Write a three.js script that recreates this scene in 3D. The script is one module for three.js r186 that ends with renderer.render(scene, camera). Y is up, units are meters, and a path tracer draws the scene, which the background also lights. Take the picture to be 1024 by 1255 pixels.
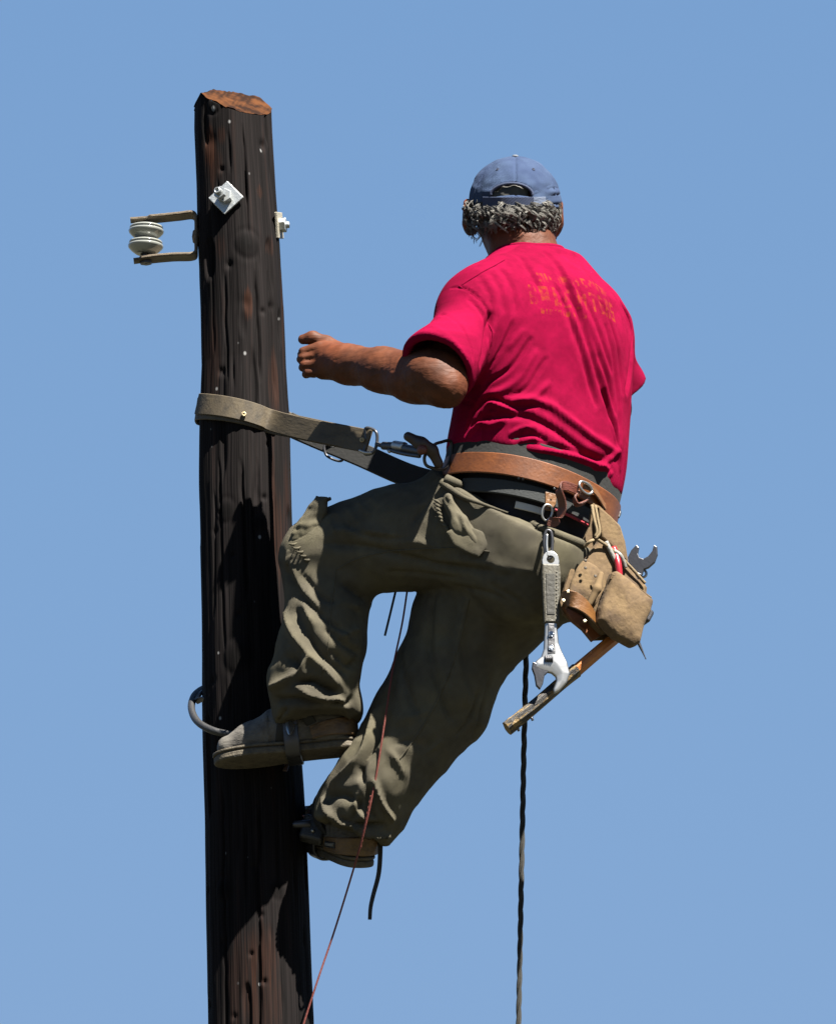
import * as THREE from 'three';
import { mergeGeometries, toCreasedNormals } from 'three/addons/utils/BufferGeometryUtils.js';
import { RoundedBoxGeometry } from 'three/addons/geometries/RoundedBoxGeometry.js';

// ───────── camera: a person on the ground with a long lens, looking up at the pole top ─────────
const V = (x, y, z) => new THREE.Vector3(x, y, z), DEG = Math.PI / 180;
const DIST = 17, EYE = 1.6, PITCH = 16 * DEG, FOCAL = DIST / Math.cos(PITCH) * 600;
const scene = new THREE.Scene();
const camera = new THREE.PerspectiveCamera(2 * Math.atan(627.5 / FOCAL) / DEG, 835 / 1024, 0.5, 6000);
camera.position.set(0, EYE, DIST);
camera.lookAt(0, EYE + DIST * Math.tan(PITCH), 0);
scene.add(camera);

// ───────── sky: clear blue, paler to the horizon, deeper overhead ─────────
const SKYW = 256, SKYH = 256, skyData = new Float32Array(SKYW * SKYH * 4);
for (let j = 0; j < SKYH; j++) {
  const e = (j + .5) / SKYH * 180 - 90;                       // elevation in degrees
  const stops = [[-90, 0.0212, 0.0191, 0.0148], [-1, 0.0381, 0.0360, 0.0318], [1, 0.0628, 0.0836, 0.1099], [9, 0.0489, 0.0788, 0.1283], [16, 0.0412, 0.0731, 0.1252], [24, 0.0319, 0.0625, 0.1171], [45, 0.0144, 0.0322, 0.0699], [90, 0.0076, 0.0178, 0.0444]];
  let k = 0; while (k < stops.length - 2 && e > stops[k + 1][0]) k++;
  const a = stops[k], b = stops[k + 1], t = Math.min(1, Math.max(0, (e - a[0]) / (b[0] - a[0])));
  for (let i = 0; i < SKYW; i++) { const o = (j * SKYW + i) * 4; for (let c = 0; c < 3; c++) skyData[o + c] = a[c + 1] + (b[c + 1] - a[c + 1]) * t; skyData[o + 3] = 1; }
}
const skyTex = new THREE.DataTexture(skyData, SKYW, SKYH, THREE.RGBAFormat, THREE.FloatType);
skyTex.mapping = THREE.EquirectangularReflectionMapping; skyTex.magFilter = skyTex.minFilter = THREE.LinearFilter; skyTex.needsUpdate = true;
scene.background = skyTex; scene.environment = skyTex;

// ───────── sun: high, behind the photographer, a little to the right ─────────
const SUN_AZ = 39 * DEG, SUN_EL = 57 * DEG;
const sun = new THREE.DirectionalLight(new THREE.Color(1, .95, .86), 5);
sun.target.position.set(-.1, 6.4, .1); scene.add(sun.target);
sun.position.copy(sun.target.position).add(V(Math.sin(SUN_AZ) * Math.cos(SUN_EL), Math.sin(SUN_EL), Math.cos(SUN_AZ) * Math.cos(SUN_EL)).multiplyScalar(30));
sun.castShadow = true; sun.shadow.mapSize.set(4096, 4096); sun.shadow.bias = -.0004;
Object.assign(sun.shadow.camera, { left: -3, right: 3, top: 8, bottom: -8, near: 1, far: 80 });
scene.add(sun);
const renderer = new THREE.WebGLRenderer({ antialias: true });
renderer.setSize(835, 1024);
renderer.toneMapping = THREE.LinearToneMapping; renderer.toneMappingExposure = 5.2;
renderer.shadowMap.enabled = true;

// ───────── helpers ─────────
// at(): the point at depth z that was measured at place (px, py) of the photograph
const SP = Math.sin(PITCH), CP = Math.cos(PITCH);
function at(px, py, z = 0) {
  const u = (px - 512) / FOCAL, v = (627.5 - py) / FOCAL;
  const dy = SP + v * CP, dz = -CP + v * SP, t = (z - DIST) / dz;
  return V(u * t, EYE + dy * t, z);
}
const A3 = (px, py, z) => { const p = at(px, py, z); return [p.x, p.y, p.z]; };
let seed = 7; const rnd = () => { seed = (seed * 1664525 + 1013904223) >>> 0; return seed / 4294967296; };
const clamp = (x, a = 0, b = 1) => Math.min(b, Math.max(a, x)), mix = (a, b, t) => a + (b - a) * t;
const sstep = (a, b, x) => { const t = clamp((x - a) / (b - a)); return t * t * (3 - 2 * t); };
const h3 = (x, y, z) => { let n = Math.imul(x, 374761393) ^ Math.imul(y, 668265263) ^ Math.imul(z, 2147483647 - 1013904223); n = Math.imul(n ^ (n >>> 13), 1274126177); return ((n ^ (n >>> 16)) >>> 0) / 4294967296; };
function noise(x, y, z) {
  const i = Math.floor(x), j = Math.floor(y), k = Math.floor(z); let u = x - i, v = y - j, w = z - k;
  u = u * u * (3 - 2 * u); v = v * v * (3 - 2 * v); w = w * w * (3 - 2 * w);
  return mix(mix(mix(h3(i, j, k), h3(i + 1, j, k), u), mix(h3(i, j + 1, k), h3(i + 1, j + 1, k), u), v), mix(mix(h3(i, j, k + 1), h3(i + 1, j, k + 1), u), mix(h3(i, j + 1, k + 1), h3(i + 1, j + 1, k + 1), u), v), w) * 2 - 1;
}
const fbm = (x, y, z, o = 4) => { let s = 0, a = .5; for (let i = 0; i < o; i++) { s += a * noise(x, y, z); x *= 2.03; y *= 2.03; z *= 2.03; a *= .5; } return s; };

const bases = new Map(), taken = new Map();
const numbered = n => { const k = taken.get(n) || 0; taken.set(n, k + 1); return k ? n + '_' + String(k).padStart(3, '0') : n; };
function thing(name, label, category, base, group) {
  const o = new THREE.Group(); o.name = numbered(name); o.position.copy(base); o.userData = { label, category };
  if (group) o.userData.group = group;
  bases.set(o, base.clone()); scene.add(o); return o;
}
function part(name, geo, mat, parent, label) {
  const g = Array.isArray(geo) ? mergeAll(geo) : geo, base = bases.get(parent);
  g.translate(-base.x, -base.y, -base.z);
  const m = new THREE.Mesh(g, mat); m.name = name; m.castShadow = m.receiveShadow = true; if (label) m.userData.label = label;
  parent.add(m); bases.set(m, base); return m;
}
function mergeAll(list) {
  const l = list.map(g => { g = g.index ? g.toNonIndexed() : g; for (const k of Object.keys(g.attributes)) if (!['position', 'normal', 'uv'].includes(k)) g.deleteAttribute(k); if (!g.attributes.uv) g.setAttribute('uv', new THREE.BufferAttribute(new Float32Array(g.attributes.position.count * 2), 2)); return g; });
  return mergeGeometries(l);
}
// textures
function dataTex(w, h, fn, srgb = true) {
  const d = new Uint8Array(w * h * 4), c = [0, 0, 0];
  for (let j = 0; j < h; j++) for (let i = 0; i < w; i++) { fn(i, j, c); const o = (j * w + i) * 4; for (let k = 0; k < 3; k++) { let v = clamp(c[k]); if (srgb) v = v < .0031308 ? v * 12.92 : 1.055 * Math.pow(v, 1 / 2.4) - .055; d[o + k] = v * 255; } d[o + 3] = 255; }
  const t = new THREE.DataTexture(d, w, h); t.wrapS = t.wrapT = THREE.RepeatWrapping; t.magFilter = THREE.LinearFilter; t.minFilter = THREE.LinearMipmapLinearFilter; t.generateMipmaps = true;
  if (srgb) t.colorSpace = THREE.SRGBColorSpace; t.needsUpdate = true; return t;
}
// tiling noise for grain: wraps by blending
const tileNoise = (x, y, f, z) => { const a = fbm(x * f, y * f, z, 4), b = fbm((x - 1) * f, y * f, z, 4), c = fbm(x * f, (y - 1) * f, z, 4), d = fbm((x - 1) * f, (y - 1) * f, z, 4); return mix(mix(a, b, x), mix(c, d, x), y) * 1.3; };
const grainTex = dataTex(256, 256, (i, j, c) => { const n = .5 + tileNoise(i / 256, j / 256, 24, 3.1) * .8 + (h3(i, j, 5) - .5) * .3; c[0] = c[1] = c[2] = n; }, false);
const weaveTex = dataTex(128, 128, (i, j, c) => { const n = .5 + .25 * Math.sin((i + j) / 128 * Math.PI * 2 * 16) + (h3(i, j, 9) - .5) * .4; c[0] = c[1] = c[2] = n; }, false);
const scratchTex = dataTex(256, 256, (i, j, c) => { const n = .62 + tileNoise(i / 256, j / 256, 8, 7.7) * .55 + tileNoise(i / 256, j / 256, 40, 1.7) * .25; c[0] = c[1] = c[2] = n; }, false);
function mat(color, rough, o = {}) {
  const { bump = .0006, tex = grainTex, metal = 0, ...rest } = o;
  const m = new THREE.MeshPhysicalMaterial({ roughness: rough, metalness: metal, ...rest });
  if (Array.isArray(color)) m.color.setRGB(...color);
  if (bump) { m.bumpMap = tex; m.bumpScale = bump; }
  return m;
}
// mottled colour map: a base tone with patches and grain
const mottle = (base, dark, f1 = 6, s = 1) => dataTex(256, 256, (i, j, c) => { const x = i / 256, y = j / 256, t = clamp(.5 + tileNoise(x, y, f1, 2.2 + s) * 1.1 + tileNoise(x, y, f1 * 5, 4.4 + s) * .5); for (let k = 0; k < 3; k++) c[k] = mix(dark[k], base[k], t); });

// surface nets: a smooth mesh of the zero set of a distance field
function net(sdf, lo, hi, cell) {
  const n = [0, 1, 2].map(i => Math.ceil((hi[i] - lo[i]) / cell / 4) * 4 + 1), [nx, ny, nz] = n, D = new Float32Array(nx * ny * nz), B = 4;
  for (let k = 0; k < nz; k += B) for (let j = 0; j < ny; j += B) for (let i = 0; i < nx; i += B) {
    const d = sdf(lo[0] + (i + 1.5) * cell, lo[1] + (j + 1.5) * cell, lo[2] + (k + 1.5) * cell), far = Math.abs(d) > cell * 6.5;
    for (let c = k; c < Math.min(nz, k + B); c++) for (let b = j; b < Math.min(ny, j + B); b++) for (let a = i; a < Math.min(nx, i + B); a++)
      D[(c * ny + b) * nx + a] = far ? d : sdf(lo[0] + a * cell, lo[1] + b * cell, lo[2] + c * cell);
  }
  const ids = new Int32Array(nx * ny * nz).fill(-1), pos = [], idx = [];
  const E = [[0, 1], [2, 3], [4, 5], [6, 7], [0, 2], [1, 3], [4, 6], [5, 7], [0, 4], [1, 5], [2, 6], [3, 7]], c8 = new Float32Array(8);
  for (let k = 0; k < nz - 1; k++) for (let j = 0; j < ny - 1; j++) for (let i = 0; i < nx - 1; i++) {
    let m = 0; for (let q = 0; q < 8; q++) { const v = D[((k + (q >> 2)) * ny + j + ((q >> 1) & 1)) * nx + i + (q & 1)]; c8[q] = v; if (v < 0) m |= 1 << q; }
    if (m === 0 || m === 255) continue;
    let x = 0, y = 0, z = 0, s = 0;
    for (const [a, b] of E) if ((c8[a] < 0) !== (c8[b] < 0)) { const t = c8[a] / (c8[a] - c8[b]); x += (a & 1) + ((b & 1) - (a & 1)) * t; y += ((a >> 1) & 1) + (((b >> 1) & 1) - ((a >> 1) & 1)) * t; z += (a >> 2) + ((b >> 2) - (a >> 2)) * t; s++; }
    ids[(k * ny + j) * nx + i] = pos.length / 3;
    pos.push(lo[0] + (i + x / s) * cell, lo[1] + (j + y / s) * cell, lo[2] + (k + z / s) * cell);
  }
  const id = (i, j, k) => ids[(k * ny + j) * nx + i], quad = (a, b, c, d, f) => f ? idx.push(a, b, c, a, c, d) : idx.push(a, c, b, a, d, c);
  for (let k = 1; k < nz - 1; k++) for (let j = 1; j < ny - 1; j++) for (let i = 1; i < nx - 1; i++) {
    const s = D[(k * ny + j) * nx + i] < 0;
    if (s !== (D[(k * ny + j) * nx + i + 1] < 0)) quad(id(i, j - 1, k - 1), id(i, j, k - 1), id(i, j, k), id(i, j - 1, k), s);
    if (s !== (D[(k * ny + j + 1) * nx + i] < 0)) quad(id(i - 1, j, k - 1), id(i - 1, j, k), id(i, j, k), id(i, j, k - 1), s);
    if (s !== (D[((k + 1) * ny + j) * nx + i] < 0)) quad(id(i - 1, j - 1, k), id(i, j - 1, k), id(i, j, k), id(i - 1, j, k), s);
  }
  const g = new THREE.BufferGeometry();
  g.setAttribute('position', new THREE.Float32BufferAttribute(pos, 3)); g.setIndex(idx); g.computeVertexNormals(); return g;
}
// gives a net mesh uv in metres along its own skin direction: round the upright axis, and height
function wrapUV(g, cx, cz, r = .15) {
  const p = g.attributes.position, uv = new Float32Array(p.count * 2);
  for (let i = 0; i < p.count; i++) { uv[i * 2] = Math.atan2(p.getX(i) - cx, -(p.getZ(i) - cz)) * r * 8; uv[i * 2 + 1] = p.getY(i) * 8; }
  g.setAttribute('uv', new THREE.BufferAttribute(uv, 2)); return g;
}
function tint(g, fn) {
  const p = g.attributes.position, n = g.attributes.normal, c = new Float32Array(p.count * 3), o = [1, 1, 1];
  for (let i = 0; i < p.count; i++) { fn(p.getX(i), p.getY(i), p.getZ(i), o, n.getX(i), n.getY(i), n.getZ(i)); c.set(o, i * 3); }
  g.setAttribute('color', new THREE.BufferAttribute(c, 3)); return g;
}
// distance fields
const smin = (a, b, k) => { const h = Math.max(k - Math.abs(a - b), 0) / k; return Math.min(a, b) - h * h * k * .25; };
const smax = (a, b, k) => -smin(-a, -b, k);
function cone(a, b, ra, rb) {
  const [ax, ay, az] = a, bx = b[0] - ax, by = b[1] - ay, bz = b[2] - az, l = bx * bx + by * by + bz * bz;
  return (x, y, z) => { x -= ax; y -= ay; z -= az; const h = clamp((x * bx + y * by + z * bz) / l); return Math.hypot(x - bx * h, y - by * h, z - bz * h) - mix(ra, rb, h); };
}
const chain = (pts, k = .03) => { const cs = []; for (let i = 0; i < pts.length - 1; i++) cs.push(cone(pts[i], pts[i + 1], pts[i][3], pts[i + 1][3])); return (x, y, z) => { let d = cs[0](x, y, z); for (let i = 1; i < cs.length; i++) d = smin(d, cs[i](x, y, z), k); return d; }; };
const J = (px, py, z, r) => [...A3(px, py, z), r];
const ball = ([cx, cy, cz], rx, ry = rx, rz = rx) => { const m = Math.min(rx, ry, rz); return (x, y, z) => { const a = (x - cx) / rx, b = (y - cy) / ry, c = (z - cz) / rz, k = Math.hypot(a, b, c), k2 = Math.hypot(a / rx, b / ry, c / rz); return k2 < 1e-6 ? -m : k * (k - 1) / k2; }; };
const uni = (list, k) => (x, y, z) => { let d = list[0](x, y, z); for (let i = 1; i < list.length; i++) d = smin(d, list[i](x, y, z), k); return d; };
// where the line of sight measured at (px, py) meets a field
function onSkin(sdf, px, py, z0 = .9, z1 = -.5) {
  const a = at(px, py, z0), b = at(px, py, z1), L = a.distanceTo(b); let t = 0, best = 1e9, bt = 0;
  while (t < L) { const x = mix(a.x, b.x, t / L), y = mix(a.y, b.y, t / L), z = mix(a.z, b.z, t / L), d = sdf(x, y, z); if (d < best) { best = d; bt = t; } if (d < .0006) break; t += Math.max(d * .7, .0008); }
  return V(mix(a.x, b.x, bt / L), mix(a.y, b.y, bt / L), mix(a.z, b.z, bt / L));
}
// cloth folds: ridges (a > 0) and creases (a < 0) that run along curves on the cloth
function foldSet(sdf, list) {
  return list.map(([a, w, ...pts]) => {
    const c = new THREE.CatmullRomCurve3(pts.map(([px, py]) => onSkin(sdf, px, py))), P = c.getPoints(Math.max(6, pts.length * 4)), box = new THREE.Box3().setFromPoints(P).expandByScalar(w * 3.2);
    return { a, w, P, box, n: P.length - 1 };
  });
}
const tmp = V();
function foldAt(F, x, y, z, crisp = false) {
  let s = 0; tmp.set(x, y, z);
  for (const f of F) {
    if (!f.box.containsPoint(tmp)) continue;
    let best = 1e9, bt = 0;
    for (let i = 0; i < f.n; i++) {
      const p = f.P[i], q = f.P[i + 1], bx = q.x - p.x, by = q.y - p.y, bz = q.z - p.z, l = bx * bx + by * by + bz * bz + 1e-12;
      const h = clamp(((x - p.x) * bx + (y - p.y) * by + (z - p.z) * bz) / l), d = (x - p.x - bx * h) ** 2 + (y - p.y - by * h) ** 2 + (z - p.z - bz * h) ** 2;
      if (d < best) { best = d; bt = (i + h) / f.n; }
    }
    const e = Math.min(1, Math.min(bt, 1 - bt) * 5 + .25), q = best / (f.w * f.w);
    s += f.a * Math.sqrt(e) * ((crisp ? Math.exp(-Math.sqrt(q + .02) * 1.15) : Math.exp(-q)) - .38 * Math.exp(-q / 5));
  }
  return s;
}
function displace(g, fn) {
  const p = g.attributes.position, n = g.attributes.normal;
  for (let i = 0; i < p.count; i++) { const x = p.getX(i), y = p.getY(i), z = p.getZ(i), d = fn(x, y, z, n.getX(i), n.getY(i), n.getZ(i)); p.setXYZ(i, x + n.getX(i) * d, y + n.getY(i) * d, z + n.getZ(i) * d); }
  g.computeVertexNormals(); return g;
}
// a stitched seam lying on displaced cloth
function seam(sdf, disp, pts, r) {
  const e = .002, c = new THREE.CatmullRomCurve3(pts.map(([x, y]) => V(x, y, 0))).getPoints(pts.length * 6).map(q => {
    const p = onSkin(sdf, q.x, q.y), n = V(sdf(p.x + e, p.y, p.z) - sdf(p.x - e, p.y, p.z), sdf(p.x, p.y + e, p.z) - sdf(p.x, p.y - e, p.z), sdf(p.x, p.y, p.z + e) - sdf(p.x, p.y, p.z - e)).normalize();
    return p.addScaledVector(n, disp(p.x, p.y, p.z, n.x, n.y, n.z) + r * .3);
  });
  return sweep(c, r, 6, c.length * 2);
}
// swept round section with a radius along it, closed ends
function sweep(pts, r, radial = 8, seg = 0, closed = false) {
  const c = new THREE.CatmullRomCurve3(pts, closed), S = seg || pts.length * 6, fr = c.computeFrenetFrames(S, closed), pos = [], nor = [], uv = [], idx = [], P = V(), N = V(), L = c.getLength();
  const rf = typeof r === 'function' ? r : () => r;
  const rings = []; for (let i = 0; i <= S; i++) rings.push([i, rf(i / S)]);
  if (!closed) { rings.unshift([0, 0]); rings.push([S, 0]); }
  rings.forEach(([i, rr], q) => { c.getPointAt(i / S, P); for (let j = 0; j <= radial; j++) { const a = j / radial * Math.PI * 2; N.copy(fr.normals[i]).multiplyScalar(Math.cos(a)).addScaledVector(fr.binormals[i], Math.sin(a)); pos.push(P.x + N.x * rr, P.y + N.y * rr, P.z + N.z * rr); nor.push(N.x, N.y, N.z); uv.push(j / radial * .6, i / S * L * 10); if (q && j < radial) { const b = q * (radial + 1) + j, a0 = b - radial - 1; idx.push(a0, b, a0 + 1, b, b + 1, a0 + 1); } } });
  const g = new THREE.BufferGeometry(); g.setAttribute('position', new THREE.Float32BufferAttribute(pos, 3)); g.setAttribute('normal', new THREE.Float32BufferAttribute(nor, 3)); g.setAttribute('uv', new THREE.Float32BufferAttribute(uv, 2)); g.setIndex(idx);
  g.computeVertexNormals(); return g;
}
// flat band of width w and thickness t along points; wd = direction(s) of the width
function band(pts, wd, w, t, closed = false, sub = 6) {
  const c = new THREE.CatmullRomCurve3(pts, closed, 'centripetal'), S = pts.length * sub, wc = Array.isArray(wd) ? new THREE.CatmullRomCurve3(wd, closed) : null;
  const wf = typeof w === 'function' ? w : () => w, secs = [], L = c.getLength();
  for (let i = 0; i <= S; i++) {
    const u = i / S, p = c.getPoint(u), tg = c.getTangent(u), W = (wc ? wc.getPoint(u) : wd.clone()).addScaledVector(tg, -tg.dot(wc ? wc.getPoint(u) : wd)).normalize(), N = V().crossVectors(tg, W).normalize(), hw = wf(u) / 2, ht = t / 2, ch = Math.min(ht, hw) * .6;
    secs.push([[hw - ch, ht], [hw, ht - ch], [hw, -ht + ch], [hw - ch, -ht], [-hw + ch, -ht], [-hw, -ht + ch], [-hw, ht - ch], [-hw + ch, ht]].map(([a, b]) => p.clone().addScaledVector(W, a).addScaledVector(N, b)));
  }
  const pos = [], uv = [], idx = [];
  for (let f = 0; f < 8; f++) { const g = (f + 1) % 8; secs.forEach((s, i) => { const b = pos.length / 3; pos.push(s[f].x, s[f].y, s[f].z, s[g].x, s[g].y, s[g].z); const l = i / S * L * 8; uv.push(l, f * .3, l, f * .3 + .4); if (i) idx.push(b - 2, b, b - 1, b - 1, b, b + 1); }); }
  if (!closed) for (const [s, fl] of [[secs[0], 0], [secs[S], 1]]) { const b = pos.length / 3; s.forEach(p => { pos.push(p.x, p.y, p.z); uv.push(0, 0); }); for (let i = 1; i < 7; i++) fl ? idx.push(b, b + i + 1, b + i) : idx.push(b, b + i, b + i + 1); }
  const g = new THREE.BufferGeometry(); g.setAttribute('position', new THREE.Float32BufferAttribute(pos, 3)); g.setAttribute('uv', new THREE.Float32BufferAttribute(uv, 2)); g.setIndex(idx); g.computeVertexNormals(); return g;
}
// a plate cut to an outline given in photograph measure, with real thickness, set at depth z and turned about its own middle
function plate(out, z, depth, o = {}) {
  const { holes = [], bevel = .001, turn = 0, tip = 0, cx, cy } = o, mx = cx ?? out.reduce((s, p) => s + p[0], 0) / out.length, my = cy ?? out.reduce((s, p) => s + p[1], 0) / out.length;
  const k = 600, ky = 600 * CP, sx = 1 / Math.cos(turn);
  const loc = ([x, y]) => new THREE.Vector2((x - mx) / k * sx, (my - y) / ky), sh = new THREE.Shape(out.map(loc));
  for (const h of holes) { const [hx, hy, r, ry = r] = h, c = loc([hx, hy]); const q = new THREE.Path(); q.absellipse(c.x, c.y, r / k, ry / k, 0, Math.PI * 2, true); sh.holes.push(q); }
  const g = new THREE.ExtrudeGeometry(sh, { depth: Math.max(depth - 2 * bevel, .0004), bevelEnabled: bevel > 0, bevelThickness: bevel, bevelSize: bevel * .8, bevelOffset: -bevel * .4, bevelSegments: 2, curveSegments: 14 });
  g.translate(0, 0, -depth / 2 + bevel); g.rotateX(tip); g.rotateY(turn); const p = at(mx, my, z); g.translate(p.x, p.y, p.z);
  const u = g.attributes.uv; for (let i = 0; i < u.count; i++) u.setXY(i, u.getX(i) * 8, u.getY(i) * 8);
  return g;
}
// a soft leather pocket: an outline in photograph measure, puffed out and rounded
function pillow(out, z, turn, t, bulge, cell = .0028, rough = cell > .002 ? .0032 : .0004) {
  const mx = out.reduce((s, q) => s + q[0], 0) / out.length, my = out.reduce((s, q) => s + q[1], 0) / out.length, sx = 1 / Math.cos(turn);
  const P = out.map(([x, y]) => [(x - mx) / 600 * sx, (my - y) / 600 / CP]), n = P.length;
  const poly = (x, y) => { let d = 1e9, s = 1; for (let i = 0, j = n - 1; i < n; j = i++) { const ex = P[j][0] - P[i][0], ey = P[j][1] - P[i][1], wx = x - P[i][0], wy = y - P[i][1], h = clamp((wx * ex + wy * ey) / (ex * ex + ey * ey)); d = Math.min(d, (wx - ex * h) ** 2 + (wy - ey * h) ** 2); const a = y >= P[i][1], b = y < P[j][1], c = ex * wy > ey * wx; if ((a && b && c) || (!a && !b && !c)) s = -s; } return s * Math.sqrt(d); };
  const f = (x, y, w) => { const d = poly(x, y), th = t / 2 + bulge * (1 - Math.exp(d < 0 ? d / .018 : 0)); return smax(d, (w > 0 ? w - th : -w - t / 2), t * .32); };
  const xs = P.map(q => q[0]), ys = P.map(q => q[1]), m = t + bulge + .01;
  const g = net(f, [Math.min(...xs) - .012, Math.min(...ys) - .012, -m], [Math.max(...xs) + .012, Math.max(...ys) + .012, m], cell);
  displace(g, (x, y, w) => fbm(x * 30 + mx, y * 30 + my, w * 30, 3) * rough);
  const q = g.attributes.position, uv = new Float32Array(q.count * 2); for (let i = 0; i < q.count; i++) { uv[i * 2] = q.getX(i) * 8 + q.getZ(i) * 5; uv[i * 2 + 1] = q.getY(i) * 8; } g.setAttribute('uv', new THREE.BufferAttribute(uv, 2));
  g.rotateY(turn); const c = at(mx, my, z); g.translate(c.x, c.y, c.z); return g;
}
const turned = (g, p, dir) => { g.applyQuaternion(new THREE.Quaternion().setFromUnitVectors(V(0, 1, 0), dir.clone().normalize())); g.translate(p.x, p.y, p.z); return g; };
const lathe = (prof, p, dir = V(0, 1, 0), seg = 40) => turned(new THREE.LatheGeometry(prof.map(q => new THREE.Vector2(...q)), seg), p, dir);
const hexNut = (r, h, p, dir, spin = 0) => { const s = new THREE.Shape(); for (let i = 0; i < 6; i++) { const a = i / 6 * Math.PI * 2 + spin; i ? s.lineTo(Math.cos(a) * r, Math.sin(a) * r) : s.moveTo(Math.cos(a) * r, Math.sin(a) * r); } s.closePath(); const g = new THREE.ExtrudeGeometry(s, { depth: h - .002, bevelEnabled: true, bevelThickness: .001, bevelSize: .001, bevelSegments: 2 }); g.rotateX(-Math.PI / 2); return turned(g, p, dir); };
const ringGeo = (pts, r) => sweep(pts, r, 8, pts.length * 8, true);

// ───────── materials ─────────
const galv = mat([.3187, .3315, .3315], .42, { metal: .75, bump: .0008, tex: scratchTex });
const steel = mat([.34, .34, .335], .40, { metal: .95, bump: .0002, tex: scratchTex });
const darkSteel = mat([.055, .055, .06], .38, { metal: .7, bump: .0005, tex: scratchTex });
const rusty = mat(null, .65, { metal: .3, bump: .0008, map: mottle([.135, .108, .072], [.060, .042, .026], 7) });
const porcelain = mat([.1814, .1879, .1717], .16, { bump: 0, clearcoat: .8, clearcoatRoughness: .08 });
const blackRubber = mat([.0146, .0146, .0154], .5, { bump: .0004 });
const strapWeb = mat(null, .75, { bump: .0003, map: mottle([.060, .044, .023], [.026, .019, .010], 7, 2) });
const blackWeb = mat([.0081, .0081, .0077], .8, { bump: .0003 });
const beltLeather = mat(null, .5, { bump: .00025, map: mottle([.1215, .0365, .0069], [.0648, .0186, .0039], 5, 3) });
const redLeather = mat(null, .5, { bump: .0007, map: mottle([.0954, .0245, .0122], [.0636, .0150, .0075], 7, 4) });
const tanLeather = mat(null, .46, { bump: .0006, map: mottle([.1140, .0480, .0104], [.0778, .0298, .0057], 6, 5) });
const suede = mat(null, .92, { bump: .0006, map: mottle([.102, .064, .027], [.048, .028, .012], 5, 6) });
const bootLeather = mat(null, .72, { bump: .0012, map: mottle([.0851, .0770, .0648], [.0365, .0324, .0275], 7, 7) });
const soleRubber = mat(null, .8, { bump: .0012, map: mottle([.0700, .0569, .0365], [.0350, .0277, .0175], 9, 8) });
const heelTan = mat(null, .55, { bump: .0008, map: mottle([.1115, .0624, .0214], [.0459, .0262, .0105], 8, 9) });
const woodOrange = mat(null, .45, { bump: .0003, map: mottle([.3402, .1134, .0130], [.2187, .0648, .0081], 6, 10) });
const wornBlack = mat(null, .5, { bump: .0006, map: dataTex(256, 256, (i, j, c) => { const x = i / 256, y = j / 256, n = tileNoise(x, y, 7, 8.8) + tileNoise(x, y, 30, 6.1) * .4; const t = n > .12 ? 1 : 0; c[0] = mix(.010, .14, t); c[1] = mix(.008, .085, t); c[2] = mix(.006, .02, t); }) }); wornBlack.map.repeat.set(.55, .8);

// ───────── ground (far below the picture) ─────────
{
  const gt = dataTex(512, 512, (i, j, c) => { const x = i / 512, y = j / 512, a = clamp(.5 + tileNoise(x, y, 6, 1.1)), b = clamp(.5 + tileNoise(x, y, 50, 2.1)); c[0] = mix(.022, .036, a) * mix(.7, 1.1, b); c[1] = mix(.024, .032, a) * mix(.7, 1.1, b); c[2] = mix(.012, .018, a) * mix(.7, 1.1, b); });
  gt.repeat.set(900, 900);
  const m = new THREE.Mesh(new THREE.PlaneGeometry(3600, 3600).rotateX(-Math.PI / 2), new THREE.MeshStandardMaterial({ map: gt, roughness: 1 }));
  m.name = 'ground'; m.receiveShadow = true; m.userData = { kind: 'structure', label: 'dry grassy ground at the foot of the pole', category: 'ground' }; scene.add(m);
}

// ───────── utility pole ─────────
const POLE = [[100, 285, 47], [160, 286, 48.3], [230, 289.5, 49], [300, 293, 51], [380, 296.5, 52], [450, 298, 52.5], [520, 299, 56], [600, 300, 57], [750, 304, 57.5], [900, 308, 58.5], [1000, 313, 60], [1250, 320, 62.5]].map(([py, px, r]) => { const p = at(px, py, 0); return [p.y, p.x, r / 600]; });
function poleAt(y) {
  if (y < POLE[11][0]) { const d = POLE[11][0] - y; return [POLE[11][1] + d * .02, POLE[11][2] + d * .008]; }
  let k = 0; while (k < 10 && y < POLE[k + 1][0]) k++;
  const a = POLE[k], b = POLE[k + 1], t = clamp((a[0] - y) / (a[0] - b[0]));
  return [mix(a[1], b[1], t), mix(a[2], b[2], t)];
}
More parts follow.
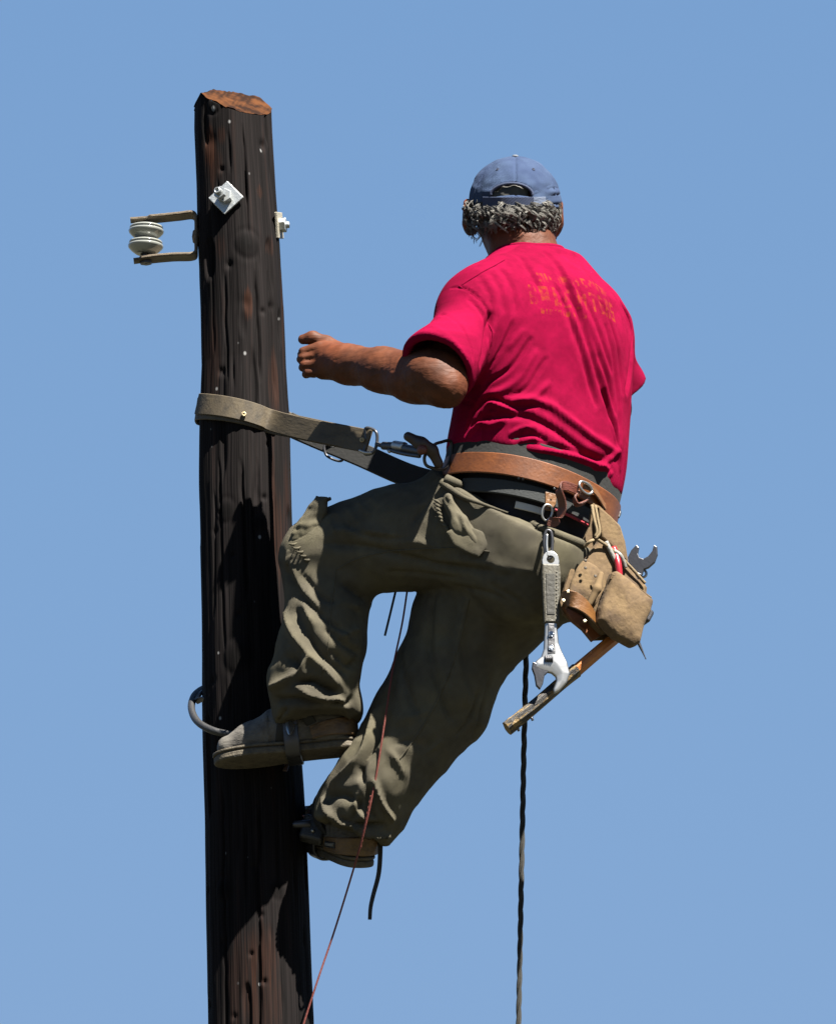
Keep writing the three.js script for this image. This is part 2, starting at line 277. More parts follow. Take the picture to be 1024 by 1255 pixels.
// angle round the pole (0 = towards +z, positive towards +x) and height of a measured place on its near face
function onPole(px, py) { let z = .08, p, c, r; for (let i = 0; i < 4; i++) { p = at(px, py, z); [c, r] = poleAt(p.y); z = Math.sqrt(Math.max(0, r * r - (p.x - c) ** 2)); } return { th: Math.asin(clamp((p.x - c) / r, -1, 1)), y: p.y, p: V(p.x, p.y, z), r, c }; }
const poleBase = V(poleAt(0)[0], 0, 0);
const utilityPole = thing('utility_pole', 'dark creosoted wooden utility pole with a roughly cut top', 'pole', poleBase);
{
  const YT = at(293, 113, -.03).y, YB = at(320, 1330, 0).y, H = YT - YB;
  const cut = (x, z) => YT - Math.max(0, .64 * (z + .02) + .36 * (x + .03), 1.2 * (-x - .040), 1.5 * (x - .062));
  const cracks = [
    { px: [[296, 150], [302, 215], [305, 300]], w: .0022, d: .006 }, { px: [[312, 330], [315, 385], [317, 430], [319, 470]], w: .0028, d: .008 }, { px: [[285, 430], [287, 480]], w: .002, d: .004 },
    { px: [[268, 560], [270, 640], [272, 720], [276, 800]], w: .0025, d: .006 }, { px: [[315, 560], [318, 640]], w: .0025, d: .005 }, { px: [[258, 250], [260, 330], [262, 440]], w: .0022, d: .004 },
    { px: [[318, 980], [317, 1100], [318, 1200], [319, 1300]], w: .003, d: .009 }, { px: [[290, 960], [292, 1060]], w: .002, d: .004 }, { px: [[340, 1000], [345, 1250]], w: .002, d: .004 }, { px: [[282, 820], [284, 890]], w: .002, d: .004 },
    { px: [[330, 180], [335, 300]], w: .002, d: .003 }, { px: [[279, 160], [283, 215]], w: .0026, d: .006 }, { px: [[330, 330], [334, 430], [338, 490]], w: .0028, d: .006 }, { px: [[275, 330], [276, 400], [279, 470]], w: .0026, d: .006 }, { px: [[295, 560], [300, 650], [303, 740]], w: .003, d: .007 }, { px: [[335, 560], [340, 700]], w: .0026, d: .005 }, { px: [[262, 600], [263, 760]], w: .0026, d: .005 }, { px: [[272, 960], [275, 1120], [277, 1290]], w: .003, d: .007 }, { px: [[300, 1000], [303, 1110]], w: .0026, d: .005 }, { px: [[357, 960], [362, 1100]], w: .0026, d: .005 }].map(c => ({ ...c, P: c.px.map(q => onPole(...q)) }));
  const knot = (px, py, r, h) => ({ ...onPole(px, py), R: r / 600, h });
  const knots = [knot(303, 299, 14, .0038), knot(292, 803, 18, .003), knot(262, 128, 9, .004), knot(257, 172, 9, -.004), knot(322, 178, 5, -.006), knot(318, 640, 9, .003), knot(274, 1090, 12, .003), knot(300, 372, 7, -.004), knot(340, 1090, 10, .002), knot(276, 625, 12, .002)]; for (let i = 0; i < 24; i++) knots.push(knot(252 + rnd() * 92, 150 + rnd() * 1100, 2 + rnd() * 2.2, -.003 - rnd() * .003));
  const dAng = (a, b) => { let d = a - b; while (d > Math.PI) d -= 2 * Math.PI; while (d < -Math.PI) d += 2 * Math.PI; return d; };
  function crackAt(th, y, r) {
    let s = 0;
    for (const c of cracks) { const P = c.P; if (y > P[0].y || y < P[P.length - 1].y) continue; let k = 0; while (k < P.length - 2 && y < P[k + 1].y) k++; const t = (P[k].y - y) / (P[k].y - P[k + 1].y), tc = mix(P[k].th, P[k + 1].th, t) + noise(y * 30, 3.3, c.w * 900) * .02, e = Math.min(1, (P[0].y - y) * 25, (y - P[P.length - 1].y) * 25), d = Math.abs(dAng(th, tc)) * r; s -= c.d * e * Math.exp(-((d / c.w) ** 2)); }
    return s;
  }
  function relief(th, y, r) {
    const cx = Math.cos(th), sx = Math.sin(th);
    let d = fbm(cx * 2.2, sx * 2.2, y * .9, 3) * .006 + fbm(cx * 5, sx * 5, y * 2.6, 3) * .0026 + fbm(cx * 30, sx * 30, y * 9, 2) * .0007 - .006 * sstep(.55, .8, noise(cx * 4.2, sx * 4.2, y * 7)) + crackAt(th, y, r);
    for (const k of knots) { const a = dAng(th, k.th) * r, b = y - k.y, q = Math.hypot(a, b * .85) / k.R; if (q < 2.6) d += k.h * (Math.exp(-q * q * .9) + (k.h > 0 ? -.45 * Math.exp(-((q - 1.15) ** 2) * 14) : 0)); }
    return d;
  }
  const NT = 260, NY = 620, pos = [], uv = [], idx = [];
  for (let j = 0; j <= NY + 30; j++) for (let i = 0; i <= NT; i++) {
    const th = i / NT * Math.PI * 2 - Math.PI, f = j / NY; let y = j <= NY ? YT - f * H : mix(YB, -.4, (j - NY) / 30);
    const [c0, r0] = poleAt(y), rr = r0 + relief(th, y, r0); let x = Math.sin(th) * rr, z = Math.cos(th) * rr, yy = y;
    const top = cut(x, z); if (yy > top) yy = top - (f * .0005);
    pos.push(poleAt(yy)[0] + x, yy, z); uv.push(i / NT, (YT - yy) / H);
    if (j && i < NT) { const b = j * (NT + 1) + i, a = b - NT - 1; idx.push(a, b, a + 1, b, b + 1, a + 1); }
  }
  const g = new THREE.BufferGeometry(); g.setAttribute('position', new THREE.Float32BufferAttribute(pos, 3)); g.setAttribute('uv', new THREE.Float32BufferAttribute(uv, 2)); g.setIndex(idx); g.computeVertexNormals();
  // creosote, worn brown patches, pale scars and specks
  const patches = [[257, 178, 12, 22, .9], [263, 200, 10, 30, .6], [335, 470, 8, 40, .55], [303, 372, 5, 18, .9], [270, 165, 7, 12, .5], [318, 1170, 17, 40, .6], [322, 1230, 20, 40, .35], [347, 400, 6, 90, .5], [338, 640, 12, 70, .55], [352, 620, 8, 60, .5], [330, 300, 7, 12, .35], [262, 430, 9, 60, .35], [250, 460, 8, 70, .3], [295, 1205, 20, 60, .3], [320, 235, 5, 8, .5], [270, 300, 6, 20, .35]].map(([px, py, a, b, s]) => ({ ...onPole(px, py), a: a / 600, b: b / 600, s }));
  const specks = []; for (let i = 0; i < 12; i++) { const px = 250 + rnd() * 95, py = 130 + rnd() * 1080; specks.push({ ...onPole(px, py), R: (.7 + rnd() * 1.1) / 600, s: .15 + rnd() * .3 }); }
  for (const [px, py, r] of [[300, 433, 2.2], [265, 476, 2], [320, 184, 2.2], [318, 1205, 2], [318, 658, 2.2], [281, 149, 2], [262, 133, 3], [270, 880, 2], [268, 800, 1.6]]) specks.push({ ...onPole(px, py), R: r / 600, s: 1 });
  const W = 1024, HH = 2048;
  const map = dataTex(W, HH, (i, j, c) => {
    const th = i / W * Math.PI * 2 - Math.PI, y = YT - j / HH * H, r = poleAt(y)[1], cx = Math.cos(th), sx = Math.sin(th);
    const streak = fbm(cx * 11, sx * 11, y * 5.5, 4), fine = fbm(cx * 70, sx * 70, y * 7, 2), blot = fbm(cx * 3 + 5, sx * 3, y * 3.2, 4);
    let wear = clamp((blot + streak * .55 - .42) * 2.0) * .5, pale = clamp((fine + blot * .5 - .42) * 3) * .35;
    for (const p of patches) { const a = dAng(th, p.th) * r / p.a, b = (y - p.y) / p.b, q = a * a + b * b; if (q < 4) wear += p.s * clamp(1.15 - q * .9 + (streak * 1.4 + fine * 1.3)); }
    wear = clamp(wear); const t = clamp(.42 + streak * .6 + fine * .9 + blot * .3); let kn = 0; for (const k of knots) if (k.h > 0) kn = Math.max(kn, 1 - Math.hypot(dAng(th, k.th) * r, y - k.y) / k.R * .85 + fine * .5);
    c[0] = mix(.0026, .0096, t); c[1] = mix(.0021, .0076, t); c[2] = mix(.0021, .0076, t); if (kn > 0) for (let k = 0; k < 3; k++) c[k] *= 1 - .6 * clamp(kn * 1.6);
    c[0] = mix(c[0], .030 * (1 + fine), wear * .6); c[1] = mix(c[1], .0105 * (1 + fine), wear * .6); c[2] = mix(c[2], .0048 * (1 + fine), wear * .6);
    for (let k = 0; k < 3; k++) c[k] = mix(c[k], .035, pale * .4);
    for (const s of specks) { const q = Math.hypot(dAng(th, s.th) * r, (y - s.y) * .7) / s.R; if (q < 1) for (let k = 0; k < 3; k++) c[k] = mix(c[k], .16, s.s * (1 - q * q)); }
  });
  map.wrapT = THREE.ClampToEdgeWrapping;
  const bm = dataTex(512, 1024, (i, j, c) => { const th = i / 512 * Math.PI * 2, y = j / 1024 * H; c[0] = c[1] = c[2] = .5 + fbm(Math.cos(th) * 55, Math.sin(th) * 55, y * 9, 3) * .9; }, false);
  const wood = new THREE.MeshPhysicalMaterial({ map, bumpMap: bm, bumpScale: .0010, roughness: .85, specularIntensity: .14 });
  part('shaft', g, wood, utilityPole);
  // the sawn top: a fresh slanted cut, and the old creosoted bevel on the other side
  const cp = [], cu = [], fresh = [], old = [], NR = 30, CT = 120, col = [];
  const bevelled = (x, z) => 1.2 * (-x - .040) > Math.max(0, .64 * (z + .02) + .36 * (x + .03)) + .0015 * noise(x * 90, z * 90, 3);
  for (let k = 0; k <= NR; k++) for (let i = 0; i <= CT; i++) {
    const th = i / CT * Math.PI * 2 - Math.PI, [c0, r0] = poleAt(YT - .04), rr = (r0 + relief(th, YT - .04, r0) * .9 + .0015) * k / NR, x = Math.sin(th) * rr, z = Math.cos(th) * rr;
    cp.push(c0 + x, cut(x, z) + .0025 + fbm(x * 60, z * 60, 2.2, 3) * .004 + noise(x * 220, z * 25, 6.1) * .0012, z); cu.push(x * 8, z * 8);
    const n = fbm(x * 40 + 3, z * 40, 1.7, 4), grain = noise(x * 260 + z * 40, z * 30, 4), t = clamp(.45 + n * 1.5 + grain * .35); col.push(mix(.012, .058, t), mix(.0050, .0215, t), mix(.0028, .0073, t));
    if (k && i < CT) { const b = k * (CT + 1) + i, a = b - CT - 1; (bevelled(x, z) ? old : fresh).push(a, b, a + 1, b, b + 1, a + 1); }
  }
  const capGeo = idx => { const g = new THREE.BufferGeometry(); g.setAttribute('position', new THREE.Float32BufferAttribute(cp, 3)); g.setAttribute('uv', new THREE.Float32BufferAttribute(cu, 2)); g.setAttribute('color', new THREE.Float32BufferAttribute(col, 3)); g.setIndex(idx); g.computeVertexNormals(); return g; };
  part('cut_face', capGeo(fresh), new THREE.MeshPhysicalMaterial({ vertexColors: true, roughness: .9, specularIntensity: .15, bumpMap: grainTex, bumpScale: .001 }), utilityPole, 'sawn orange brown top face of the pole');
  part('creosoted_bevel', capGeo(old), mat([.0061, .0049, .0045], .85, { bump: .001, specularIntensity: .15 }), utilityPole, 'old blackened bevel beside the sawn face');
}

// ───────── hardware on the pole ─────────
{
  const o = onPole(278, 244), n = V(Math.sin(o.th) * .9, .10, Math.cos(o.th)).normalize(), base = o.p.clone();
  const t = thing('square_washer_bolt', 'galvanised square washer tilted on its corner with a bolt and nut', 'bolt', base);
  const pl = new RoundedBoxGeometry(.053, .006, .053, 2, .0015); pl.rotateY(.52); part('washer_plate', turned(pl, base.clone().addScaledVector(n, .006), n), galv, t);
  part('nut', hexNut(.0145, .015, base.clone().addScaledVector(n, .009), n, .3), galv, t);
  const bd = n.clone().add(V(-.25, .05, .1)); part('bolt_end', lathe([[0, 0], [.008, 0], [.008, .05], [.0065, .053], [.004, .053], [.004, .049], [0, .049]], base.clone().addScaledVector(n, -.006), bd, 20), galv, t);
  part('nut', hexNut(.0125, .010, base.clone().addScaledVector(bd.normalize(), .028), bd, .1), galv, t);
}
{
  const o = onPole(339, 275), n = V(1, 0, .22).normalize(), base = V(o.c + o.r * .97, o.y, .02);
  const t = thing('square_washer_bolt', 'square washer and nut on the right flank of the pole beside the knot', 'bolt', base);
  const pl = new RoundedBoxGeometry(.054, .006, .05, 2, .0015); pl.rotateY(.06); part('washer_plate', turned(pl, base.clone().addScaledVector(n, .003), n), mat([.26, .24, .19], .6, { metal: .4 }), t);
  part('nut', hexNut(.014, .013, base.clone().addScaledVector(n, .006), n, .2), galv, t);
  part('bolt_end', lathe([[0, -.02], [.007, -.02], [.007, .024], [0, .025]], base, n, 16), galv, t);
}
{
  const zz = 0, top = 265, bot = 314, base = at(240, 288, zz);
  const t = thing('insulator_bracket', 'rusty steel clevis bracket holding a grey porcelain spool insulator', 'insulator', base);
  const P = (x, y) => at(x, y, zz), wd = V(0, 0, 1);
  part('clevis_strap', band([P(160, 270), P(190, 268), P(220, 265), P(236, 263.5), P(239.5, 266), P(240.5, 276), P(240.5, 290), P(240.5, 303), P(239.8, 312), P(236, 314), P(212, 315), P(180, 318), P(164, 320)], wd, u => (u < .06 || u > .955) ? .026 : .046, .0065, false, 8), rusty, t);
  const c = at(179, 294, zz), hp = .0405;
  const disc = o => [[.017, o], [.020, o + .001], [.027, o + .006], [.0335, o + .0125], [.0355, o + .017], [.0345, o + .0195], [.0315, o + .0205], [.0315, o + .0225], [.0335, o + .0235], [.0330, o + .0265], [.028, o + .0285], [.014, o + .0295]], prof = [[.010, -.031], ...disc(-.031), [.0145, .0], ...disc(.0015), [.010, .031]];
  part('spool_insulator', lathe(prof.map(([a, b]) => [a * 1.04, b * 1.0]), c, V(.03, 1, 0), 64), porcelain, t, 'grey green porcelain spool with two flanges');
  part('pin_bolt', [lathe([[0, -.052], [.006, -.052], [.006, .045], [0, .045]], c, V(.03, 1, 0), 16), hexNut(.012, .009, c.clone().add(V(0, -.051, 0)), V(0, 1, 0), .4)], darkSteel, t);
  part('mounting_bolt', lathe([[0, -.01], [.017, -.01], [.017, 0], [.012, .006], [0, .008]], at(240, 290, zz), V(-1, 0, 0), 24), rusty, t);
}
{
  const P = (x, y, z) => at(x, y, z), base = P(240, 870, 0);
  const t = thing('hose_loop', 'black rubber hose loop bent round the pole behind the grey boot toe', 'hose', base);
  part('hose', sweep([P(330, 846, -.115), P(285, 838, -.125), P(256, 842, -.09), P(239, 852, -.03), P(235, 870, .03), P(245, 887, .085), P(266, 897, .112), P(290, 901, .118), P(315, 905, .118)], .0075, 12, 70), blackRubber, t);
  part('hose_clip', band([P(240, 860, 0), P(247, 857, .02), P(254, 858, .03)], V(0, .3, 1), .014, .004), darkSteel, t);
  part('hose_clip', sweep([P(252, 846, -.03), P(246, 850, .0), P(240, 859, 0)], .004, 8), darkSteel, t);
}

// ───────── the lineman ─────────
const lineman = thing('person', 'person in pink t-shirt and blue cap climbing the pole, seen from behind', 'person', at(350, 936, .16));
// trunk: stacked oval sections [photo y, photo x, depth, half width, half depth, turn]
const SEC = [[300, 655, .255, .050, .045, 40], [316, 656, .26, .072, .060, 40], [332, 659, .265, .104, .082, 41], [350, 661, .27, .142, .102, 42], [370, 664, .27, .172, .120, 42], [410, 667, .272, .189, .132, 43], [460, 667, .272, .190, .140, 44], [505, 663, .272, .185, .148, 46], [545, 659, .272, .182, .156, 48], [580, 654, .272, .178, .158, 50], [610, 649, .272, .170, .152, 52], [650, 643, .272, .155, .142, 53], [700, 640, .275, .130, .130, 54]]
  .map(([py, px, z, a, b, t]) => { const p = at(px, py, z); return [p.y, p.x, z, a, b, t * DEG]; });
const SY1 = SEC[0][0], SY0 = SEC[SEC.length - 1][0], SN = 600, STAB = [];
for (let i = 0; i <= SN; i++) {
  const y = mix(SY1, SY0, i / SN); let k = 0; while (k < SEC.length - 2 && y < SEC[k + 1][0]) k++;
  const A = SEC[Math.max(0, k - 1)], B = SEC[k], C = SEC[k + 1], D = SEC[Math.min(SEC.length - 1, k + 2)], t = clamp((B[0] - y) / (B[0] - C[0])), t2 = t * t, t3 = t2 * t;
  STAB.push([1, 2, 3, 4, 5].map(q => .5 * ((2 * B[q]) + (-A[q] + C[q]) * t + (2 * A[q] - 5 * B[q] + 4 * C[q] - D[q]) * t2 + (-A[q] + 3 * B[q] - 3 * C[q] + D[q]) * t3)));
}
const TILT = .235, XC = at(658, 560, .27).x, YTA = at(658, 440, .27).y, YTB = at(658, 555, .27).y;
const level = (x, y) => y + TILT * sstep(YTA, YTB, y) * (x - XC);           // the hips drop to his right
const oval = y => STAB[Math.round(clamp((SY1 - y) / (SY1 - SY0)) * SN)];
function trunk(x, y, z, grow = 0) {
  const s = oval(level(x, y)), dx = x - s[0], dz = z - s[1], c = Math.cos(s[4]), n = Math.sin(s[4]), u = Math.abs(dx * c - dz * n) / (s[2] + grow), w = Math.abs(dx * n + dz * c) / (s[3] + grow), e = 2.25;
  return (Math.pow(Math.pow(u, e) + Math.pow(w, e), 1 / e) - 1) * Math.min(s[2], s[3]) * .92;
}
// a point on the trunk's skin at height-level y (before the tilt) and angle f (0 = his right, 90 = his back, 180 = his left)
function onTrunk(py, f, grow) {
  const y0 = at(657, py, .272).y, s = oval(y0), c = Math.cos(s[4]), n = Math.sin(s[4]), e = 2 / 2.25, C = Math.cos(f), S = Math.sin(f);
  const u = Math.sign(C) * Math.pow(Math.abs(C), e) * (s[2] + grow), w = Math.sign(S) * Math.pow(Math.abs(S), e) * (s[3] + grow), x = s[0] + u * c + w * n;
  return V(x, y0 - TILT * (x - XC), s[1] - u * n + w * c);
}
// joints
const shoL = J(588, 384, .38, .078), elbL = J(541, 466, .51, .045), wriL = J(430, 447, .32, .031), shoR = J(721, 408, .14, .08), elbR = J(742, 500, .03, .048), wriR = J(640, 545, -.07, .031);
const sub = (a, b) => [a[0] - b[0], a[1] - b[1], a[2] - b[2]], lerp3 = (a, b, t) => [0, 1, 2].map(i => mix(a[i], b[i], t)), unit = a => { const l = Math.hypot(...a); return a.map(v => v / l); };
const skinMat = new THREE.MeshPhysicalMaterial({ vertexColors: true, roughness: .62, bumpMap: grainTex, bumpScale: .0007, specularIntensity: .4 });
const headC = A3(628, 256, .245);
{
  const [hx, hy, hz] = headC;
  // head, looking away from the viewer
  const head = uni([ball([hx, hy + .010, hz + .008], .076, .080, .092), cone([hx, hy - .045, hz - .045], [hx, hy - .085, hz - .062], .058, .038), cone([hx, hy - .02, hz - .02], [hx, hy - .05, hz - .035], .068, .058), cone([hx, hy + .012, hz - .088], [hx, hy - .028, hz - .112], .009, .014), ball([hx, hy - .062, hz - .09], .026, .012, .014), ball([hx - .033, hy + .022, hz - .078], .02, .009, .014), ball([hx + .033, hy + .022, hz - .078], .02, .009, .014)], .024);
  const sockets = uni([ball([hx - .033, hy + .003, hz - .098], .014, .010, .014), ball([hx + .033, hy + .003, hz - .098], .014, .010, .014)], .004), mouth = cone([hx - .022, hy - .064, hz - .104], [hx + .022, hy - .064, hz - .104], .0035, .0035);
  const ear = s => { const e = ball([hx + s * .092, hy - .014, hz + .006], .014, .034, .021), cup = ball([hx + s * .104, hy - .008, hz + .004], .010, .019, .011), lobe = ball([hx + s * .087, hy - .044, hz - .002], .009, .012, .010); return (x, y, z) => smin(smax(e(x, y, z), -cup(x, y, z), .008), lobe(x, y, z), .012); };
  const eL = ear(-1), eR = ear(1);
  const neck = chain([[hx + .004, hy - .03, hz + .022, .060], [hx + .022, hy - .10, hz + .026, .062], [hx + .04, hy - .17, hz + .03, .075]], .03);
  const headF = (x, y, z) => { let d = smax(head(x, y, z), -sockets(x, y, z), .008); d = smax(d, -mouth(x, y, z), .004); d = smin(d, Math.min(eL(x, y, z), eR(x, y, z)), .010); return smin(d, neck(x, y, z), .03); };
  // left arm and fist
  const mid = lerp3(elbL, wriL, .30), armL = chain([[...shoL.slice(0, 3), .030], [...lerp3(shoL, elbL, .5), .037], [...elbL.slice(0, 3), .036], [mid[0], mid[1] - .004, mid[2], .0385], [...lerp3(elbL, wriL, .65), .033], [...wriL.slice(0, 3), .0265], J(412, 441, .292, .027)], .06);
  const elbowBone = ball(A3(549, 479, .525), .023, .025, .024), bumpA = ball(A3(520, 452, .52), .02, .018, .02);
  const armLF = (x, y, z) => smin(smin(armL(x, y, z), elbowBone(x, y, z), .04), bumpA(x, y, z), .05);
  const zf = .275;
  const palmL = uni([cone(A3(424, 446, .31), A3(395, 431, zf), .027, .019), cone(A3(424, 449, .31), A3(395, 451, zf - .004), .027, .019), cone(A3(398, 433, zf), A3(397, 452, zf), .019, .018)], .02);
  const fy = [[426, 431], [436, 438], [446, 447], [456, 456]], fing = fy.map(([y0, y1], i) => chain([J(391 + (i === 3 ? 2 : 0), y0, zf + .008, .0108 - (i === 3 ? .0012 : 0)), J(371 + [1, 0, 2, 6][i], y1, zf + .002, .0097 - (i === 3 ? .0012 : 0)), J(369 + [1, 0, 2, 6][i], y1 + 3, zf - .030, .0088 - (i === 3 ? .001 : 0)), J(386, y1 + 3, zf - .042, .008)], .004));
  const thumb = chain([J(420, 432, .282, .017), J(400, 420, zf - .014, .0135), J(383, 414, zf - .016, .0125), J(371, 416, zf - .020, .0105)], .010);
  const fistL = (x, y, z) => { let d = palmL(x, y, z); let f = 1e9; for (const g of fing) f = smin(f, g(x, y, z), .0015); d = smin(d, f, .006); return smin(d, thumb(x, y, z), .006); };
  const handArmL = (x, y, z) => smin(armLF(x, y, z), fistL(x, y, z), .02);
  // right arm, reaching round in front of him to the strap
  const armR = chain([[...shoR.slice(0, 3), .046], [...lerp3(shoR, elbR, .5), .046], [...elbR.slice(0, 3), .046], [...lerp3(elbR, wriR, .3), .048], wriR, J(622, 548, -.085, .03)], .03);
  const palmR = uni([cone(A3(632, 546, -.08), A3(608, 545, -.095), .028, .022), cone(A3(632, 550, -.08), A3(608, 562, -.09), .026, .02)], .02);
  const fingR = [540, 548, 556, 564].map((y, i) => chain([J(606, y, -.095, .0115), J(588, y + 2, -.075, .0105), J(592, y + 5, -.045, .0095), J(604, y + 6, -.04, .0085)], .006)), thR = chain([J(622, 538, -.07, .016), J(606, 532, -.055, .013), J(594, 536, -.04, .0105)], .01);
  const handArmR = (x, y, z) => { let d = smin(armR(x, y, z), palmR(x, y, z), .02), f = 1e9; for (const g of fingR) f = smin(f, g(x, y, z), .0035); return smin(smin(d, f, .009), thR(x, y, z), .006); };
  const hull = (a, pad, zs) => { const p = a.map(q => A3(...q)); return [[0, 1, 2].map(i => Math.min(...p.map(v => v[i])) - pad), [0, 1, 2].map(i => Math.max(...p.map(v => v[i])) + pad)]; };
  const core = (x, y, z) => trunk(x, y, z, -.035);                       // chest under the shirt joins the limbs into one body
  const b1 = hull([[595, 370, .38], [541, 480, .6], [365, 415, .30], [365, 460, .27]], .085);
  const gHead = net(headF, [hx - .12, hy - .20, hz - .15], [hx + .16, hy + .13, hz + .14], .0035);
  const gArm = net(handArmL, b1[0], b1[1], .0032);
  const b3 = hull([[770, 380, .16], [580, 580, -.12]], .09), gR = net(handArmR, b3[0], b3[1], .0045);
  const b4 = hull([[658, 330, .27], [658, 520, .27]], .24), gCore = net((x, y, z) => Math.max(core(x, y, z), y - at(658, 318, .27).y, at(658, 570, .27).y - y), b4[0], b4[1], .012);
  const body = mergeGeometries([gHead, gArm, gR, gCore].map(g => wrapUV(g, hx, hz, .1)));
  displace(body, (x, y, z) => fbm(x * 38, y * 38, z * 38, 3) * .0022 + fbm(x * 160, y * 160, z * 160, 2) * .0006);
  tint(body, (x, y, z, o) => { const n = fbm(x * 55, y * 55, z * 55, 4), m = fbm(x * 12, y * 12, z * 12, 2), k = 1 + n * .55 + m * .25; o[0] = .066 * k; o[1] = .0195 * k * (1 - m * .15); o[2] = .0074 * k * (1 - m * .2); });
  part('body', body, skinMat, lineman);
  for (const s of [-1, 1]) part('eye', new THREE.SphereGeometry(.0115, 16, 12).translate(hx + s * .033, hy + .003, hz - .086), new THREE.MeshPhysicalMaterial({ color: 0xd8d4cc, roughness: .15 }), lineman);
}
// t-shirt
const shirtTex = (() => {
  const W = 1024, H = 1024, ink = new Float32Array(W * H), cv = document.createElement('canvas'); cv.width = W; cv.height = H; const c = cv.getContext('2d');
  c.fillStyle = '#000'; c.fillRect(0, 0, W, H); c.fillStyle = '#fff';
  // faded block print: three rows of worn bars and blocks, no longer readable
  const row = (y, h, list) => { for (const [x, w, a = 0, b = 1] of list) c.fillRect(x, y + h * a, w, h * (b - a)); };
  row(300, 46, [[345, 26], [378, 9], [396, 26, 0, .3], [396, 26, .7, 1], [396, 8], [432, 9], [450, 26], [486, 9], [495, 20, .4, .6], [516, 9], [540, 9], [540, 26, 0, .25], [540, 26, .75, 1], [578, 26], [614, 9], [632, 9], [632, 26, 0, .25], [668, 28], [706, 9], [715, 14, .4, .6]]);
  row(368, 92, [[292, 12], [312, 12], [292, 32, .45, .62], [338, 36, 0, .8], [352, 12], [392, 14], [392, 34, .8, 1], [440, 12], [440, 38, 0, .18], [440, 38, .42, .58], [440, 38, .82, 1], [494, 13], [532, 13], [507, 26, .3, .6], [562, 40, 0, .2], [575, 13], [618, 12], [618, 36, 0, .18], [618, 36, .42, .58], [618, 36, .82, 1], [670, 12], [670, 34, 0, .2], [694, 12, 0, .5], [670, 34, .45, .6], [690, 13, .55, 1], [722, 36, 0, .2], [722, 12, .2, .5], [722, 36, .42, .58], [746, 12, .5, .9], [722, 36, .82, 1]]);
  row(478, 24, [[330, 14], [352, 5], [366, 14], [390, 5], [404, 14], [430, 5], [444, 14], [470, 16], [500, 5], [514, 14]]);
  const im = c.getImageData(0, 0, W, H).data;
  return dataTex(W, H, (i, j, o) => {
    const x = i / W, y = j / H, k = im[((H - 1 - j) * W + i) * 4] / 255, n = fbm(x * 60, y * 60, 3.3, 3), n2 = fbm(x * 9, y * 9, 1.3, 3), g = 1 + fbm(x * 22, y * 22, 8.1, 3) * .22 + fbm(x * 5, y * 5, 2.1, 3) * .3 + n * .2;
    const a = k * clamp(.50 + n * 1.6 + n2 * .9) * .75; o[0] = mix(.140 * g, .165, a); o[1] = mix(.0019 * g, .027, a); o[2] = mix(.0200 * g, .005, a);
  });
})();
shirtTex.wrapS = shirtTex.wrapT = THREE.ClampToEdgeWrapping;
const clothGrain = weaveTex.clone(); clothGrain.repeat.set(30, 30);
const shirtMat = new THREE.MeshPhysicalMaterial({ map: shirtTex, roughness: .92, bumpMap: clothGrain, bumpScale: .0003, specularIntensity: .06 });
let shirtSDF;
